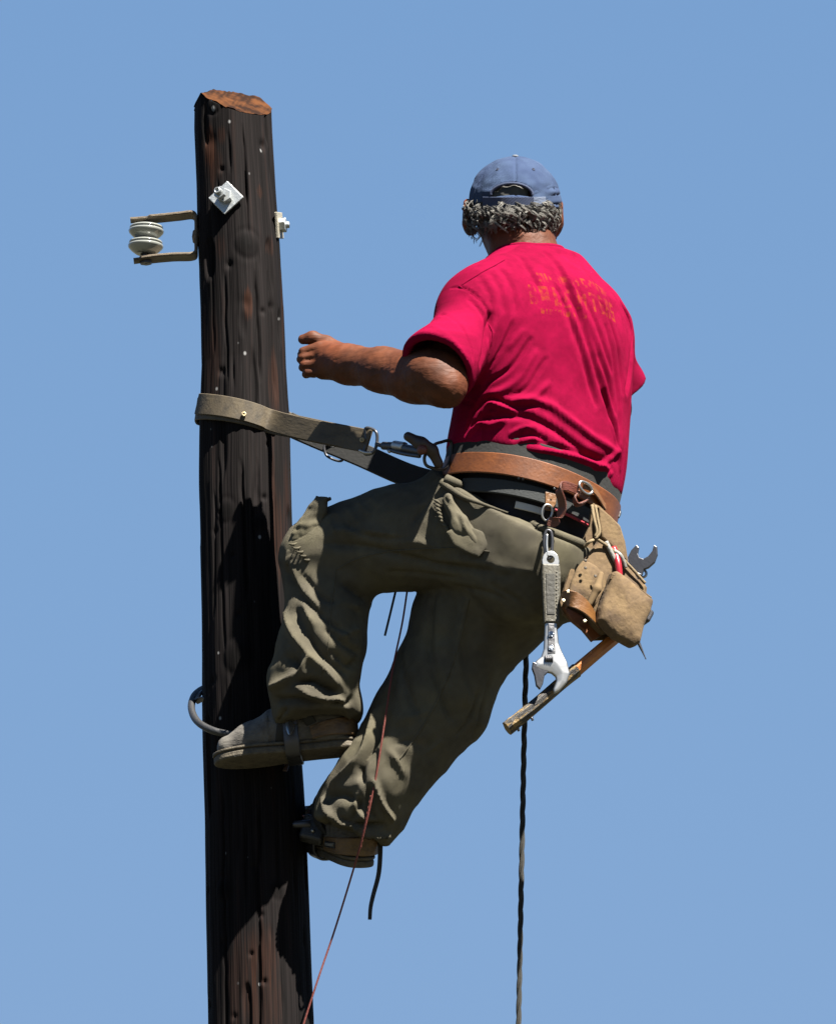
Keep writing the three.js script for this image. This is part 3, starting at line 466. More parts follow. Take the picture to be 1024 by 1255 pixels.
{
  const hemL = A3(535, 450, .51), dL = unit(sub(hemL, shoL)), sleeveL = chain([[...lerp3(shoL, A3(640, 355, .3), .35), .068], [...shoL.slice(0, 3), .070], [...hemL, .067], [...[0, 1, 2].map(i => hemL[i] + dL[i] * .08), .067]], .05);
  const hemR = A3(751, 481, .065), dR = unit(sub(hemR, shoR)), sleeveR = chain([[...lerp3(shoR, A3(690, 365, .25), .35), .074], [...shoR.slice(0, 3), .070], [...hemR, .061], [...[0, 1, 2].map(i => hemR[i] + dR[i] * .08), .066]], .05);
  const armHoleL = cone([0, 1, 2].map(i => hemL[i] - dL[i] * .07), [0, 1, 2].map(i => hemL[i] + dL[i] * .10), .061, .0655), armHoleR = cone([0, 1, 2].map(i => hemR[i] - dR[i] * .07), [0, 1, 2].map(i => hemR[i] + dR[i] * .10), .0555, .0585);
  const plane = (p, d) => (x, y, z) => (x - p[0]) * d[0] + (y - p[1]) * d[1] + (z - p[2]) * d[2];
  const hL = plane(hemL, unit([dL[0] - .10, dL[1] - .1, dL[2]])), hR = plane(hemR, dR);
  const trapL = cone(A3(640, 334, .27), shoL, .055, .060), trapR = cone(A3(672, 334, .25), shoR, .054, .060), blade = ball(A3(684, 410, .345), .088, .13, .06), bladeL = ball(A3(625, 400, .375), .075, .12, .055);
  const yTop = at(655, 308, .28).y, yHem = at(657, 594, .272).y, neckHole = chain([[headC[0] + .020, headC[1] - .09, headC[2] + .022, .070], [headC[0] + .036, headC[1] - .15, headC[2] + .02, .066]], .02);
  const sl = (x, y, z) => { const a = smax(sleeveL(x, y, z), hL(x, y, z), .006), b = smax(sleeveR(x, y, z), hR(x, y, z), .006); return Math.min(a, b); };
  shirtSDF = (x, y, z) => {
    let d = smin(smin(trunk(x, y, z, .004), trapL(x, y, z), .07), trapR(x, y, z), .07);
    d = smin(d, blade(x, y, z), .06); d = smin(d, bladeL(x, y, z), .06);
    const ly = level(x, y); d = smax(d, yHem - ly, .03); d = smax(d, y - yTop, .012);
    d = smin(d, sl(x, y, z), .045);
    d = smax(d, -armHoleL(x, y, z), .003); d = smax(d, -armHoleR(x, y, z), .003);
    return smax(d, -neckHole(x, y, z), .006);
  };
  const lo = A3(478, 625, .27), hi = A3(800, 285, .27);
  const g = net(shirtSDF, [lo[0], lo[1] - .03, -.06], [hi[0], hi[1] + .03, .66], .0042);
  const F = foldSet(shirtSDF, [
    [-.0085, .0085, [670, 311], [684, 327], [693, 345], [702, 370], [712, 395], [722, 425], [733, 460], [745, 500], [757, 540]], [.004, .009, [678, 318], [698, 345], [714, 385], [732, 430]],
    [-.0045, .007, [636, 314], [649, 332], [660, 354]], [-.0035, .008, [610, 328], [622, 342], [628, 358], [631, 380]], [-.0025, .007, [600, 335], [612, 355], [616, 380]], [-.0035, .008, [588, 342], [598, 360], [602, 385], [600, 402]],
    [-.007, .0075, [690, 370], [699, 395], [709, 422], [719, 455], [730, 495]], [-.006, .0075, [712, 382], [723, 408], [735, 440], [745, 470], [754, 505]], [-.005, .007, [733, 365], [748, 395], [758, 435], [763, 480]], [-.004, .004, [680, 350], [690, 372]], [-.004, .006, [705, 350], [722, 380], [738, 420], [748, 455]], [-.004, .007, [742, 400], [751, 440], [758, 490], [760, 540]],
    [-.014, .008, [762, 375], [772, 405], [773, 430], [768, 478]],
    [-.0045, .0028, [552, 352], [572, 355], [588, 368], [600, 388], [598, 420], [590, 462]], [-.012, .008, [600, 386], [594, 415], [588, 445]], [-.004, .004, [575, 368], [590, 388], [594, 405]], [-.004, .005, [540, 385], [570, 410], [580, 440]], [.003, .007, [530, 400], [560, 425], [572, 450]], [-.0025, .002, [501, 426], [535, 445], [570, 463]],
    [-.006, .005, [596, 470], [625, 450], [650, 415]], [.006, .008, [603, 484], [632, 468], [655, 432]], [-.005, .005, [590, 490], [640, 478], [668, 440]], [.004, .007, [625, 425], [640, 405]], [-.004, .004, [600, 450], [618, 420], [628, 395]],
    [.007, .008, [627, 492], [650, 488], [672, 470]], [-.008, .006, [580, 505], [598, 488], [628, 498], [660, 496]], [.009, .0065, [585, 516], [600, 495], [614, 497], [632, 506]], [.008, .006, [574, 533], [586, 519], [602, 521], [618, 516]], [-.006, .005, [578, 522], [595, 511], [615, 510]],
    [.009, .010, [640, 490], [672, 495], [695, 512], [730, 538], [758, 556]], [-.009, .009, [610, 508], [645, 510], [680, 527], [715, 552], [745, 565]], [.006, .005, [625, 532], [640, 524], [655, 524]], [.006, .005, [638, 541], [652, 538], [662, 540]], [-.005, .005, [628, 537], [650, 532], [670, 540]],
    [.010, .008, [648, 549], [680, 554], [715, 564], [748, 578]], [-.007, .006, [665, 545], [700, 552], [740, 566]], [.006, .006, [728, 575], [745, 565], [757, 552]], [-.006, .005, [735, 583], [750, 575]], [-.006, .006, [740, 480], [753, 520], [760, 555]], [.005, .006, [748, 515], [757, 545], [760, 575]],
    [-.004, .005, [565, 490], [580, 500], [570, 530]], [.004, .006, [640, 560], [690, 575], [740, 595]]]);
  const shirtDisp = (x, y, z, nx, ny, nz) => foldAt(F, x, y, z) * 1.35 + fbm(x * 9, y * 5, z * 9, 3) * .006 + noise(x * 45 - y * 22, y * 8, z * 30) * .0009 + Math.max(0, -nz) * noise(x * 26 + y * 9, y * 6, z * 20) * .003;
  displace(g, shirtDisp);
  const p = g.attributes.position, uv = new Float32Array(p.count * 2), s = oval(at(658, 400, .27).y), cs = Math.cos(s[4]), sn = Math.sin(s[4]), y0 = at(690, 395, .36).y;
  for (let i = 0; i < p.count; i++) { const dx = p.getX(i) - s[0], dz = p.getZ(i) - s[1], w = dx * sn + dz * cs; uv[i * 2] = w > .02 ? .5 + (dx * cs - dz * sn + .040) / .47 : dx * cs - dz * sn < 0 ? -.2 : 1.2; uv[i * 2 + 1] = .5 + (p.getY(i) - y0 + .012) / .47; }
  g.setAttribute('uv', new THREE.BufferAttribute(uv, 2));
  const shirt = part('t_shirt', g, shirtMat, lineman, 'pink short sleeved t-shirt with a faded orange print on its back');
  const nk = [headC[0] + .030, 0, headC[2] + .024], collar = []; for (let i = 0; i < 14; i++) { const a = i / 14 * Math.PI * 2, x = nk[0] + Math.cos(a) * .071, z = nk[2] + Math.sin(a) * .071; let y = at(655, 285, .3).y; while (shirtSDF(x + Math.cos(a) * .006, y, z + Math.sin(a) * .006) > 0 && y > headC[1] - .25) y -= .002; collar.push(V(x, y + .001, z)); }
  const plain = shirtMat.clone(); plain.map = null; plain.color.setRGB(.137, .0019, .0198);
  part('collar', sweep(collar, .0065, 8, 80, true), plain, shirt);
  for (const l of [[[499, 427], [516, 433], [535, 441], [555, 454], [569, 465]], [[562, 350], [578, 360], [592, 374], [600, 392], [601, 412], [597, 435]], [[566, 349], [585, 338], [605, 326], [618, 318]]]) part('seam', seam(shirtSDF, shirtDisp, l, .0011), plain, shirt);
}
// trousers
const khaki = new THREE.MeshPhysicalMaterial({ vertexColors: true, roughness: .95, bumpMap: clothGrain, bumpScale: .0003, specularIntensity: .12 });
const khakiTint = (x, y, z, o) => { const n = fbm(x * 14, y * 14, z * 14, 4), m = fbm(x * 80, y * 80, z * 80, 2), k = 1 + n * .45 + m * .2; o[0] = .067 * k; o[1] = .060 * k; o[2] = .043 * k * (1 - n * .15); };
let trouserSDF;
const waistY = (x, z) => 0;
{
  const thighL = chain([J(628, 655, .305, .120), J(560, 652, .272, .110), J(490, 660, .255, .096), J(430, 672, .225, .084), J(392, 682, .208, .080)], .05);
  const shinL = chain([J(398, 690, .215, .082), J(400, 740, .215, .078), J(395, 790, .232, .080), J(384, 840, .222, .083), J(388, 880, .19, .076), J(386, 920, .16, .066)], .04);
  const legR = chain([J(660, 672, .225, .125), J(622, 715, .20, .120), J(578, 762, .18, .110), J(538, 846, .175, .092), J(506, 900, .165, .085), J(464, 958, .16, .078), J(438, 1002, .138, .072), J(424, 1045, .075, .060)], .06);
  const seat = uni([ball(A3(690, 690, .30), .115, .12, .12), ball(A3(640, 690, .34), .11, .12, .10)], .05), kneeR = ball(A3(572, 880, .15), .026, .03, .05);
  const lobes = uni([ball(A3(350, 838, .235), .030, .026, .035), ball(A3(420, 866, .20), .030, .03, .04), ball(A3(415, 700, .22), .06, .05, .06)], .02), lobesR = uni([ball(A3(470, 1011, .135), .030, .017, .035), ball(A3(410, 985, .13), .030, .034, .034), ball(A3(446, 990, .165), .035, .03, .03), ball(A3(412, 1010, .105), .02, .025, .03)], .02);
  const topA = A3(545, 584, .36), topB = A3(722, 668, .38), topC = A3(640, 590, .12);
  const e1 = sub(topB, topA), e2 = sub(topC, topA); let nn = unit([e1[1] * e2[2] - e1[2] * e2[1], e1[2] * e2[0] - e1[0] * e2[2], e1[0] * e2[1] - e1[1] * e2[0]]); if (nn[1] < 0) nn = nn.map(v => -v);
  const top = (x, y, z) => (x - topA[0]) * nn[0] + (y - topA[1]) * nn[1] + (z - topA[2]) * nn[2];
  const cuffL = A3(386, 893, .17), cl = unit([.10, -1, .10]), cuffR = A3(436, 1026, .08), cr = unit([-.35, -.9, -.12]);
  const hol1 = chain([J(388, 872, .178, .062), J(386, 935, .16, .058)], .02), hol2 = chain([J(436, 1008, .095, .056), J(424, 1060, .07, .05)], .02);
  const waistHole = (x, y, z) => Math.max(trunk(x, y, z, -.004), -top(x, y, z) - .05);
  trouserSDF = (x, y, z) => {
    const pel = smax(trunk(x, y, z, .006), SY0 - y - .02, .10);
    const A = smin(pel, seat(x, y, z), .07); let d = smin(A, thighL(x, y, z), .07), s = smin(shinL(x, y, z), lobes(x, y, z), .03); s = smax(s, (x - cuffL[0]) * cl[0] + (y - cuffL[1]) * cl[1] + (z - cuffL[2]) * cl[2], .008);
    s = smax(s, -hol1(x, y, z), .004); d = smin(d, s, .035);
    let r = smin(smin(legR(x, y, z), kneeR(x, y, z), .06), lobesR(x, y, z), .025); r = smax(r, (x - cuffR[0]) * cr[0] + (y - cuffR[1]) * cr[1] + (z - cuffR[2]) * cr[2], .008); r = smax(r, -hol2(x, y, z), .004);
    d = smin(d, smin(A, r, .05), .004); d = smax(d, top(x, y, z), .006);
    return smax(d, -waistHole(x, y, z), .003);
  };
  const lo = A3(318, 1060, .2), hi = A3(800, 560, .2);
  const g = net(trouserSDF, [lo[0], lo[1], -.14], [hi[0], hi[1] + .05, .50], .0042);
  const F = foldSet(trouserSDF, [
    // near leg: knee gathers, diagonal drape, bunched cuff
    [.012, .012, [350, 752], [360, 778], [376, 800], [398, 822], [411, 840]], [-.012, .012, [362, 748], [385, 790], [405, 812], [425, 825]], [.010, .010, [372, 742], [382, 765]], [.016, .012, [331, 842], [350, 834], [366, 822], [376, 808]], [-.014, .011, [352, 805], [366, 815], [360, 830]],
    [-.020, .0095, [364, 837], [382, 834], [400, 842], [414, 848]], [.013, .008, [364, 841], [380, 851], [398, 856], [416, 858], [429, 880]], [-.014, .010, [338, 858], [365, 858], [392, 866]], [-.010, .008, [412, 862], [424, 864], [432, 856]], [.006, .010, [340, 880], [380, 886], [425, 893]], [-.009, .008, [350, 870], [340, 885]],
    [-.010, .010, [402, 772], [422, 790], [440, 800]], [-.012, .012, [408, 800], [428, 815], [436, 812]], [.008, .012, [420, 780], [440, 770]], [-.008, .010, [352, 700], [375, 735], [405, 762], [430, 778]], [-.010, .012, [420, 715], [440, 728], [450, 735]], [-.007, .009, [370, 705], [400, 735], [440, 750]], [.008, .010, [358, 690], [368, 720], [390, 745]], [.007, .012, [410, 740], [440, 745]],
    // thigh
    [-.010, .012, [400, 665], [460, 672], [530, 690], [600, 700]], [.009, .014, [410, 650], [470, 655], [540, 672]], [-.009, .010, [420, 640], [450, 655], [500, 660]], [.005, .006, [400, 634], [412, 652]], [.005, .006, [411, 628], [424, 648]], [.005, .006, [424, 622], [438, 640]], [.005, .006, [438, 615], [452, 630]], [.004, .006, [452, 609], [464, 620]],
    [-.005, .008, [480, 700], [540, 705], [620, 705]], [.005, .012, [520, 690], [580, 688], [650, 700]], [-.005, .009, [560, 720], [610, 730], [665, 760]], [-.005, .008, [600, 715], [640, 740], [665, 775]], [-.005, .010, [505, 640], [520, 620], [545, 600]],
    // far leg
    [-.010, .012, [530, 730], [525, 790], [540, 850], [552, 880]], [.010, .016, [570, 740], [560, 800], [570, 860]], [-.008, .012, [490, 800], [500, 850], [515, 880]], [-.007, .008, [585, 850], [575, 880], [560, 900]], [-.006, .008, [600, 830], [590, 870], [580, 900]],
    [.014, .012, [459, 872], [452, 905], [440, 930], [420, 950], [404, 968]], [-.012, .010, [466, 880], [460, 910], [446, 932], [440, 950]], [.005, .018, [485, 885], [500, 880], [525, 872]], [-.004, .012, [484, 912], [500, 908], [520, 915]], [.004, .010, [525, 922], [542, 908]], [.005, .010, [476, 920], [488, 935], [495, 950]],
    [-.014, .013, [402, 975], [425, 975], [440, 985], [432, 1003]], [.015, .009, [394, 978], [405, 998], [420, 1008], [436, 1014], [446, 1030]], [-.018, .009, [414, 1003], [430, 1010], [450, 1012], [470, 1012]], [.012, .008, [436, 975], [436, 992], [447, 1004]], [.013, .007, [441, 1020], [458, 1024], [478, 1024]], [.012, .007, [458, 958], [468, 985], [482, 1006]], [-.010, .009, [452, 965], [452, 990], [462, 1005]], [-.012, .009, [400, 1005], [420, 1022], [440, 1034]], [-.010, .007, [440, 940], [446, 960]]]);
  const trouserDisp = (x, y, z, nx, ny, nz) => foldAt(F, x, y, z, true) * 2.1 + fbm(x * 11, y * 11, z * 11, 3) * .006 - Math.abs(noise(x * 24 + y * 8, y * 22, z * 24)) * .0035 + Math.max(0, -nz) * noise(x * 22, y * 16, z * 22) * .004;
  displace(g, trouserDisp);
  wrapUV(g, 0, .2, .15); tint(g, khakiTint);
  const tr = part('trousers', g, khaki, lineman, 'baggy khaki work trousers bunched at the cuffs');
  for (const l of [[[600, 676], [560, 672], [520, 672], [480, 676], [440, 684], [412, 698]], [[412, 698], [406, 740], [402, 790], [392, 830]], [[352, 884], [375, 888], [400, 890], [424, 889]], [[575, 735], [562, 790], [540, 850], [515, 895], [490, 930]]]) { const q = seam(trouserSDF, trouserDisp, l, .0014); tint(q, khakiTint); part('seam', q, khaki, tr); }
  // waistband: the turned top edge, lying loose below the belt
  const rim = []; for (const [px, py] of [[546, 586], [560, 592], [585, 602], [610, 616], [635, 630], [660, 645], [690, 657], [716, 667]]) rim.push(onSkin(trouserSDF, px, py + 3).add(V(0, .002, .005)));
  const rimG = sweep(rim, u => .0085 + .0018 * noise(u * 14, 2, 3), 10, 70); tint(rimG, khakiTint); part('waistband', rimG, khaki, tr);
  const rim2 = [[541, 592], [552, 600], [568, 610], [590, 618], [622, 629]].map(([x, y]) => onSkin(trouserSDF, x, y).add(V(0, 0, .003))), rimG2 = sweep(rim2, u => .0075 * (1 - u * .75), 10, 50); tint(rimG2, khakiTint); part('waistband', rimG2, khaki, tr);
  // hip pocket hanging inside out, with a gathered edge
  const pz = (px, py) => onSkin(trouserSDF, px, py).z;
  const pocket = uni([cone([...A3(549, 612, pz(549, 612) + .006)], [...A3(566, 650, pz(566, 645) + .004)], .014, .020), cone([...A3(566, 645, pz(566, 645) + .004)], [...A3(588, 668, pz(588, 668))], .020, .011)], .012), pb = A3(566, 640, pz(566, 640));
  const gp = net((x, y, z) => pocket(x, y, z) + .003, [pb[0] - .08, pb[1] - .09, pb[2] - .07], [pb[0] + .08, pb[1] + .09, pb[2] + .07], .0028); displace(gp, (x, y, z) => noise(x * 120 + y * 40, y * 50, z * 50) * .004); wrapUV(gp, 0, .2); tint(gp, khakiTint); part('hip_pocket', gp, khaki, tr, 'hip pocket hanging inside out');
  const flap = pillow([[566, 642], [590, 652], [606, 662], [586, 684], [570, 677], [556, 668], [547, 652]], pz(575, 664) + .010, -.12, .009, .003); tint(flap, khakiTint); part('hip_pocket', flap, khaki, tr);
  for (let i = 0; i < 9; i++) { const t = i / 8, x = mix(533, 549, t) - Math.sin(t * 3.14) * 4, y = mix(615, 654, t), q = sweep([at(x - 2, y - 3, pz(x, y) + .004), at(x + 3, y, pz(x + 3, y) + .009), at(x + 8, y + 4, pz(x + 8, y) + .003)], u => .0034 * Math.sin(Math.PI * clamp(u, .15, .85)), 8, 10); tint(q, khakiTint); part('pocket_gather', q, khaki, tr); }
  // cargo pocket on the raised knee
  const kz = (px, py) => onSkin(trouserSDF, px, py).z;
  const cg = pillow([[387, 611], [402, 613], [401, 628], [394, 650], [383, 668], [378, 689], [365, 696], [351, 686], [352, 668], [366, 640], [378, 620]], .278, -.35, .016, .008);
  displace(cg, (x, y, z) => fbm(x * 34, y * 34, z * 34, 3) * .006 + noise(x * 30 + y * 90, y * 60 - x * 60, z * 60) * .0022); tint(cg, khakiTint); part('cargo_pocket', cg, khaki, tr, 'stuffed cargo pocket standing up at the raised knee');
  for (let i = 0; i < 5; i++) { const x = 355 + i * 4.5, y = 666 + i * 4.8, q = sweep([at(x - 2, y, .292), at(x + 4, y + 1.5, .296), at(x + 9, y - 1, .290)], u => .0030 * Math.sin(Math.PI * clamp(u, .12, .88)), 8, 10); tint(q, khakiTint); part('pocket_gather', q, khaki, tr); }
  { const q = sweep([at(387, 611, .262), at(398, 613, .265), at(405, 611, .26)], u => .006 * (1 - u * .4), 8, 14); tint(q, khakiTint); part('pocket_gather', q, khaki, tr); }
  // dark shorts that show in the gap under the belt
  const inner = net((x, y, z) => Math.max(trunk(x, y, z, -.022), level(x, y) - at(657, 585, .272).y, -top(x, y, z) - .06), [at(530, 600, .27).x, at(657, 720, .27).y, .02], [at(790, 600, .27).x, at(657, 520, .27).y, .52], .007);
  part('undershorts', wrapUV(inner, 0, .27), mat([.0097, .0105, .0178], .9), lineman);
  const strip = (py, f0, f1, grow, w, t, m, name) => { const pts = []; for (let i = 0; i <= 10; i++) pts.push(onTrunk(py, mix(f0, f1, i / 10), grow)); return part(name, band(pts, V(TILT * -.9, 1, 0), w, t, false, 4), m, lineman); };
  strip(651, 2.2, 2.62, .0, .015, .004, mat([.3645, .3645, .3564], .9, { tex: weaveTex }), 'undershirt_tail');
}

// boots
const bootParts = {};
function boot(side, heel, toe, up) {
  const S = toe.clone().sub(heel).normalize(), U = up.clone().addScaledVector(S, -up.dot(S)).normalize(), Lt = V().crossVectors(S, U).multiplyScalar(side).normalize(), L = .285;
  const W = (s, h, l) => heel.clone().addScaledVector(S, s).addScaledVector(U, h).addScaledVector(Lt, l), inv = (x, y, z) => { const d = V(x, y, z).sub(heel); return [d.dot(S), d.dot(U), d.dot(Lt)]; };
  const up_ = uni([cone([.050, .052, 0], [.085, .13, 0], .044, .050), cone([.085, .125, 0], [.14, .070, 0], .046, .040), cone([.045, .045, 0], [.14, .05, .002], .040, .040), cone([.14, .055, .002], [.205, .045, .004], .042, .034), cone([.205, .040, .004], [.254, .034, .002], .033, .025)], .03);
  const field = (x, y, z) => { const [s, h, l] = inv(x, y, z); return smax(smax(up_(s, h, l * (s > .17 ? .88 : 1)), .016 - h, .006), h - .150, .006); };
  const c = W(.14, .07, 0), g = net(field, [c.x - .2, c.y - .2, c.z - .2], [c.x + .2, c.y + .2, c.z + .2], .0036);
  displace(g, (x, y, z) => { const [s, h, l] = inv(x, y, z); return fbm(s * 40, h * 40, l * 40, 3) * .0025 - .002 * Math.exp(-(((s - .185 + h * .2) / .004) ** 2)) - .0014 * Math.exp(-(((s - .17 + h * .2) / .003) ** 2)); });
  const bt = part('boot', wrapUV(g, c.x, c.z, .06), bootLeather, lineman, side > 0 ? 'scuffed grey work boot with its toe on the near side of the pole' : 'work boot turned away behind the pole');
  const outline = o => { const sh = new THREE.Shape(); sh.moveTo(-o, 0); sh.bezierCurveTo(-o, .032 + o, .02, .037 + o, .05, .036 + o); sh.bezierCurveTo(.11, .032 + o, .14, .038 + o, .19, .046 + o); sh.bezierCurveTo(.25, .05 + o, L + o, .03, L + o, .004); sh.bezierCurveTo(L + o, -.03, .25, -.046 - o, .19, -.042 - o); sh.bezierCurveTo(.14, -.036 - o, .11, -.03 - o, .05, -.034 - o); sh.bezierCurveTo(.02, -.036 - o, -o, -.03, -o, 0); return sh; };
  const slab = (o, h0, h1, bv) => { const q = new THREE.ExtrudeGeometry(outline(o), { depth: h1 - h0 - 2 * bv, bevelEnabled: true, bevelThickness: bv, bevelSize: bv, bevelOffset: -bv, bevelSegments: 2, curveSegments: 14 }); const m = new THREE.Matrix4().makeBasis(S, Lt, U).setPosition(W(0, h0 + bv, 0)); if (side < 0) { /* mirrored frame */ } q.applyMatrix4(m); if (m.determinant() < 0) { const id = q.attributes.position; for (let i = 0; i < id.count; i += 3) for (const k of ['position', 'normal', 'uv']) { const at_ = q.attributes[k], n = at_.itemSize; for (let c2 = 0; c2 < n; c2++) { const t = at_.array[(i + 1) * n + c2]; at_.array[(i + 1) * n + c2] = at_.array[(i + 2) * n + c2]; at_.array[(i + 2) * n + c2] = t; } } } q.computeVertexNormals(); const u = q.attributes.uv; for (let i = 0; i < u.count; i++) u.setXY(i, u.getX(i) * 8, u.getY(i) * 8); return q; };
  part('sole', slab(.003, 0, .0145, .004), soleRubber, bt); part('welt', slab(.005, .0165, .0225, .002), soleRubber, bt); part('midsole', slab(.0, .0135, .0175, .0005), mat([.0324, .0259, .0178], .9), bt);
  // tan heel guard wrapping the back, with a dark badge on its side
  const arc = [[.085, .034, .0440], [.06, .038, .0480], [.03, .041, .0455], [.006, .044, .030], [-.004, .045, 0], [.006, .044, -.030], [.03, .041, -.0455], [.06, .038, -.0480], [.085, .034, -.044]].map(q => W(...q));
  part('heel_guard', band(arc, U, u => .040 - .012 * Math.abs(u - .5) * 2, .006, false, 5), heelTan, bt, 'tan heel guard');
  const bd = band([W(.074, .036, .0495), W(.055, .038, .0520), W(.036, .041, .0495)], U, .013, .004, false, 5); part('heel_badge', bd, darkSteel, bt);
  part('heel_badge', band([W(.070, .0365, .0522), W(.055, .0385, .0545), W(.040, .0410, .0525)], U, .006, .002, false, 5), mat([.1296, .1215, .1053], .6), bt);
  for (let i = 0; i < 4; i++) { const s = .165 - i * .018, h = .085 + i * .012; part('lace', sweep([W(s, h - .02, .028), W(s + .004, h + .003, .012), W(s + .004, h + .005, 0), W(s, h + .002, -.014), W(s, h - .02, -.028)], .0028, 6, 16), mat([.1053, .0729, .0324], .8), bt); }
  part('lace', sweep([W(.165, .092, 0), W(.172, .106, .014), W(.158, .104, .022), W(.163, .09, .004), W(.178, .094, .02), W(.176, .084, .03)], .0026, 6, 26), mat([.1053, .0729, .0324], .8), bt);
  return { W, S, U, Lt };
}
const bootL = boot(1, at(437, 920, .172), at(264, 938, .150), V(.05, 1, -.05));
const bootR = boot(-1, at(446, 1064, .085), at(352, 1026, -.135), V(-.12, 1, .12));
function spur(F, side, label, tail) {
  const W = F.W, base = W(.12, 0, 0), t = thing('climbing_spur', label, 'climbing spur', base, 'climbing spurs strapped under the boots');
  part('stirrup', band([W(.125, .115, -.056), W(.125, .06, -.054), W(.125, .012, -.050), W(.125, -.004, -.034), W(.125, -.005, 0), W(.125, -.004, .034), W(.125, .012, .050), W(.122, .045, .054)], F.S, .030, .005, false, 6), darkSteel, t);
  part('shank', band([W(.122, .05, -.060), W(.112, .15, -.066), W(.10, .27, -.070)], F.S, .022, .006), darkSteel, t);
  part('gaff', lathe([[0, 0], [.009, 0], [.008, .03], [.004, .052], [0, .060]], W(.125, .055, -.056), F.Lt.clone().multiplyScalar(-1).addScaledVector(F.U, -.9), 14), steel, t);
  const ring = (s, h, dh, rl, rh, w, m, nm) => { const p = [], d = []; for (let i = 0; i < 16; i++) { const a = i / 16 * Math.PI * 2; p.push(W(s + Math.sin(a) * dh, h + Math.sin(a) * rh, Math.cos(a) * rl)); d.push(F.S); } part(nm, band(p, F.S, w, .005, true, 4), m, t); };
  ring(.140, .062, -.012, .053, .052, .020, blackWeb, 'instep_strap'); ring(.103, .085, .03, .058, .05, .022, blackWeb, 'ankle_strap');
  part('buckle', sweep([W(.150, .075, .056), W(.150, .045, .0575), W(.158, .045, .0575), W(.158, .075, .056)], .0025, 8, 30, true), mat([.25, .12, .10], .5, { metal: .3 }), t);
  part('buckle', band([W(.148, .09, .046), W(.152, .05, .0585), W(.146, .004, .053), W(.15, -.012, .046)], F.S, .009, .003), mat([.0446, .0259, .0227], .6), t);
  if (tail) part('strap_tail', band(tail, V(1, 0, .1), u => .0105 - .003 * u, .003, false, 8), blackWeb, t);
  return t;
}
spur(bootL, 1, 'black steel climbing spur strapped under the grey boot on the pole');
const spR = spur(bootR, -1, 'black climbing spur on the far boot with a strap end dangling', [at(466, 1012, .09), at(466, 1035, .09), at(464, 1070, .09), at(457, 1098, .09), at(454, 1112, .09), at(453, 1127, .09)]);
part('pad', [turned(new RoundedBoxGeometry(.05, .055, .03, 3, .008), at(384, 1017, .05), V(.25, 1, -.2))], blackRubber, spR);
part('pad_rivet', [lathe([[0, -.002], [.004, -.002], [.003, .002], [0, .003]], at(389, 1006, .071), V(0, .2, 1), 12), lathe([[0, -.002], [.005, -.002], [.003, .002], [0, .003]], at(383, 1018, .069), V(0, .2, 1), 12)], steel, spR);
part('gaff', lathe([[0, 0], [.010, 0], [.008, .03], [.004, .045], [0, .052]], at(380, 1010, .06), V(-1, -.05, .02), 14), darkSteel, spR);

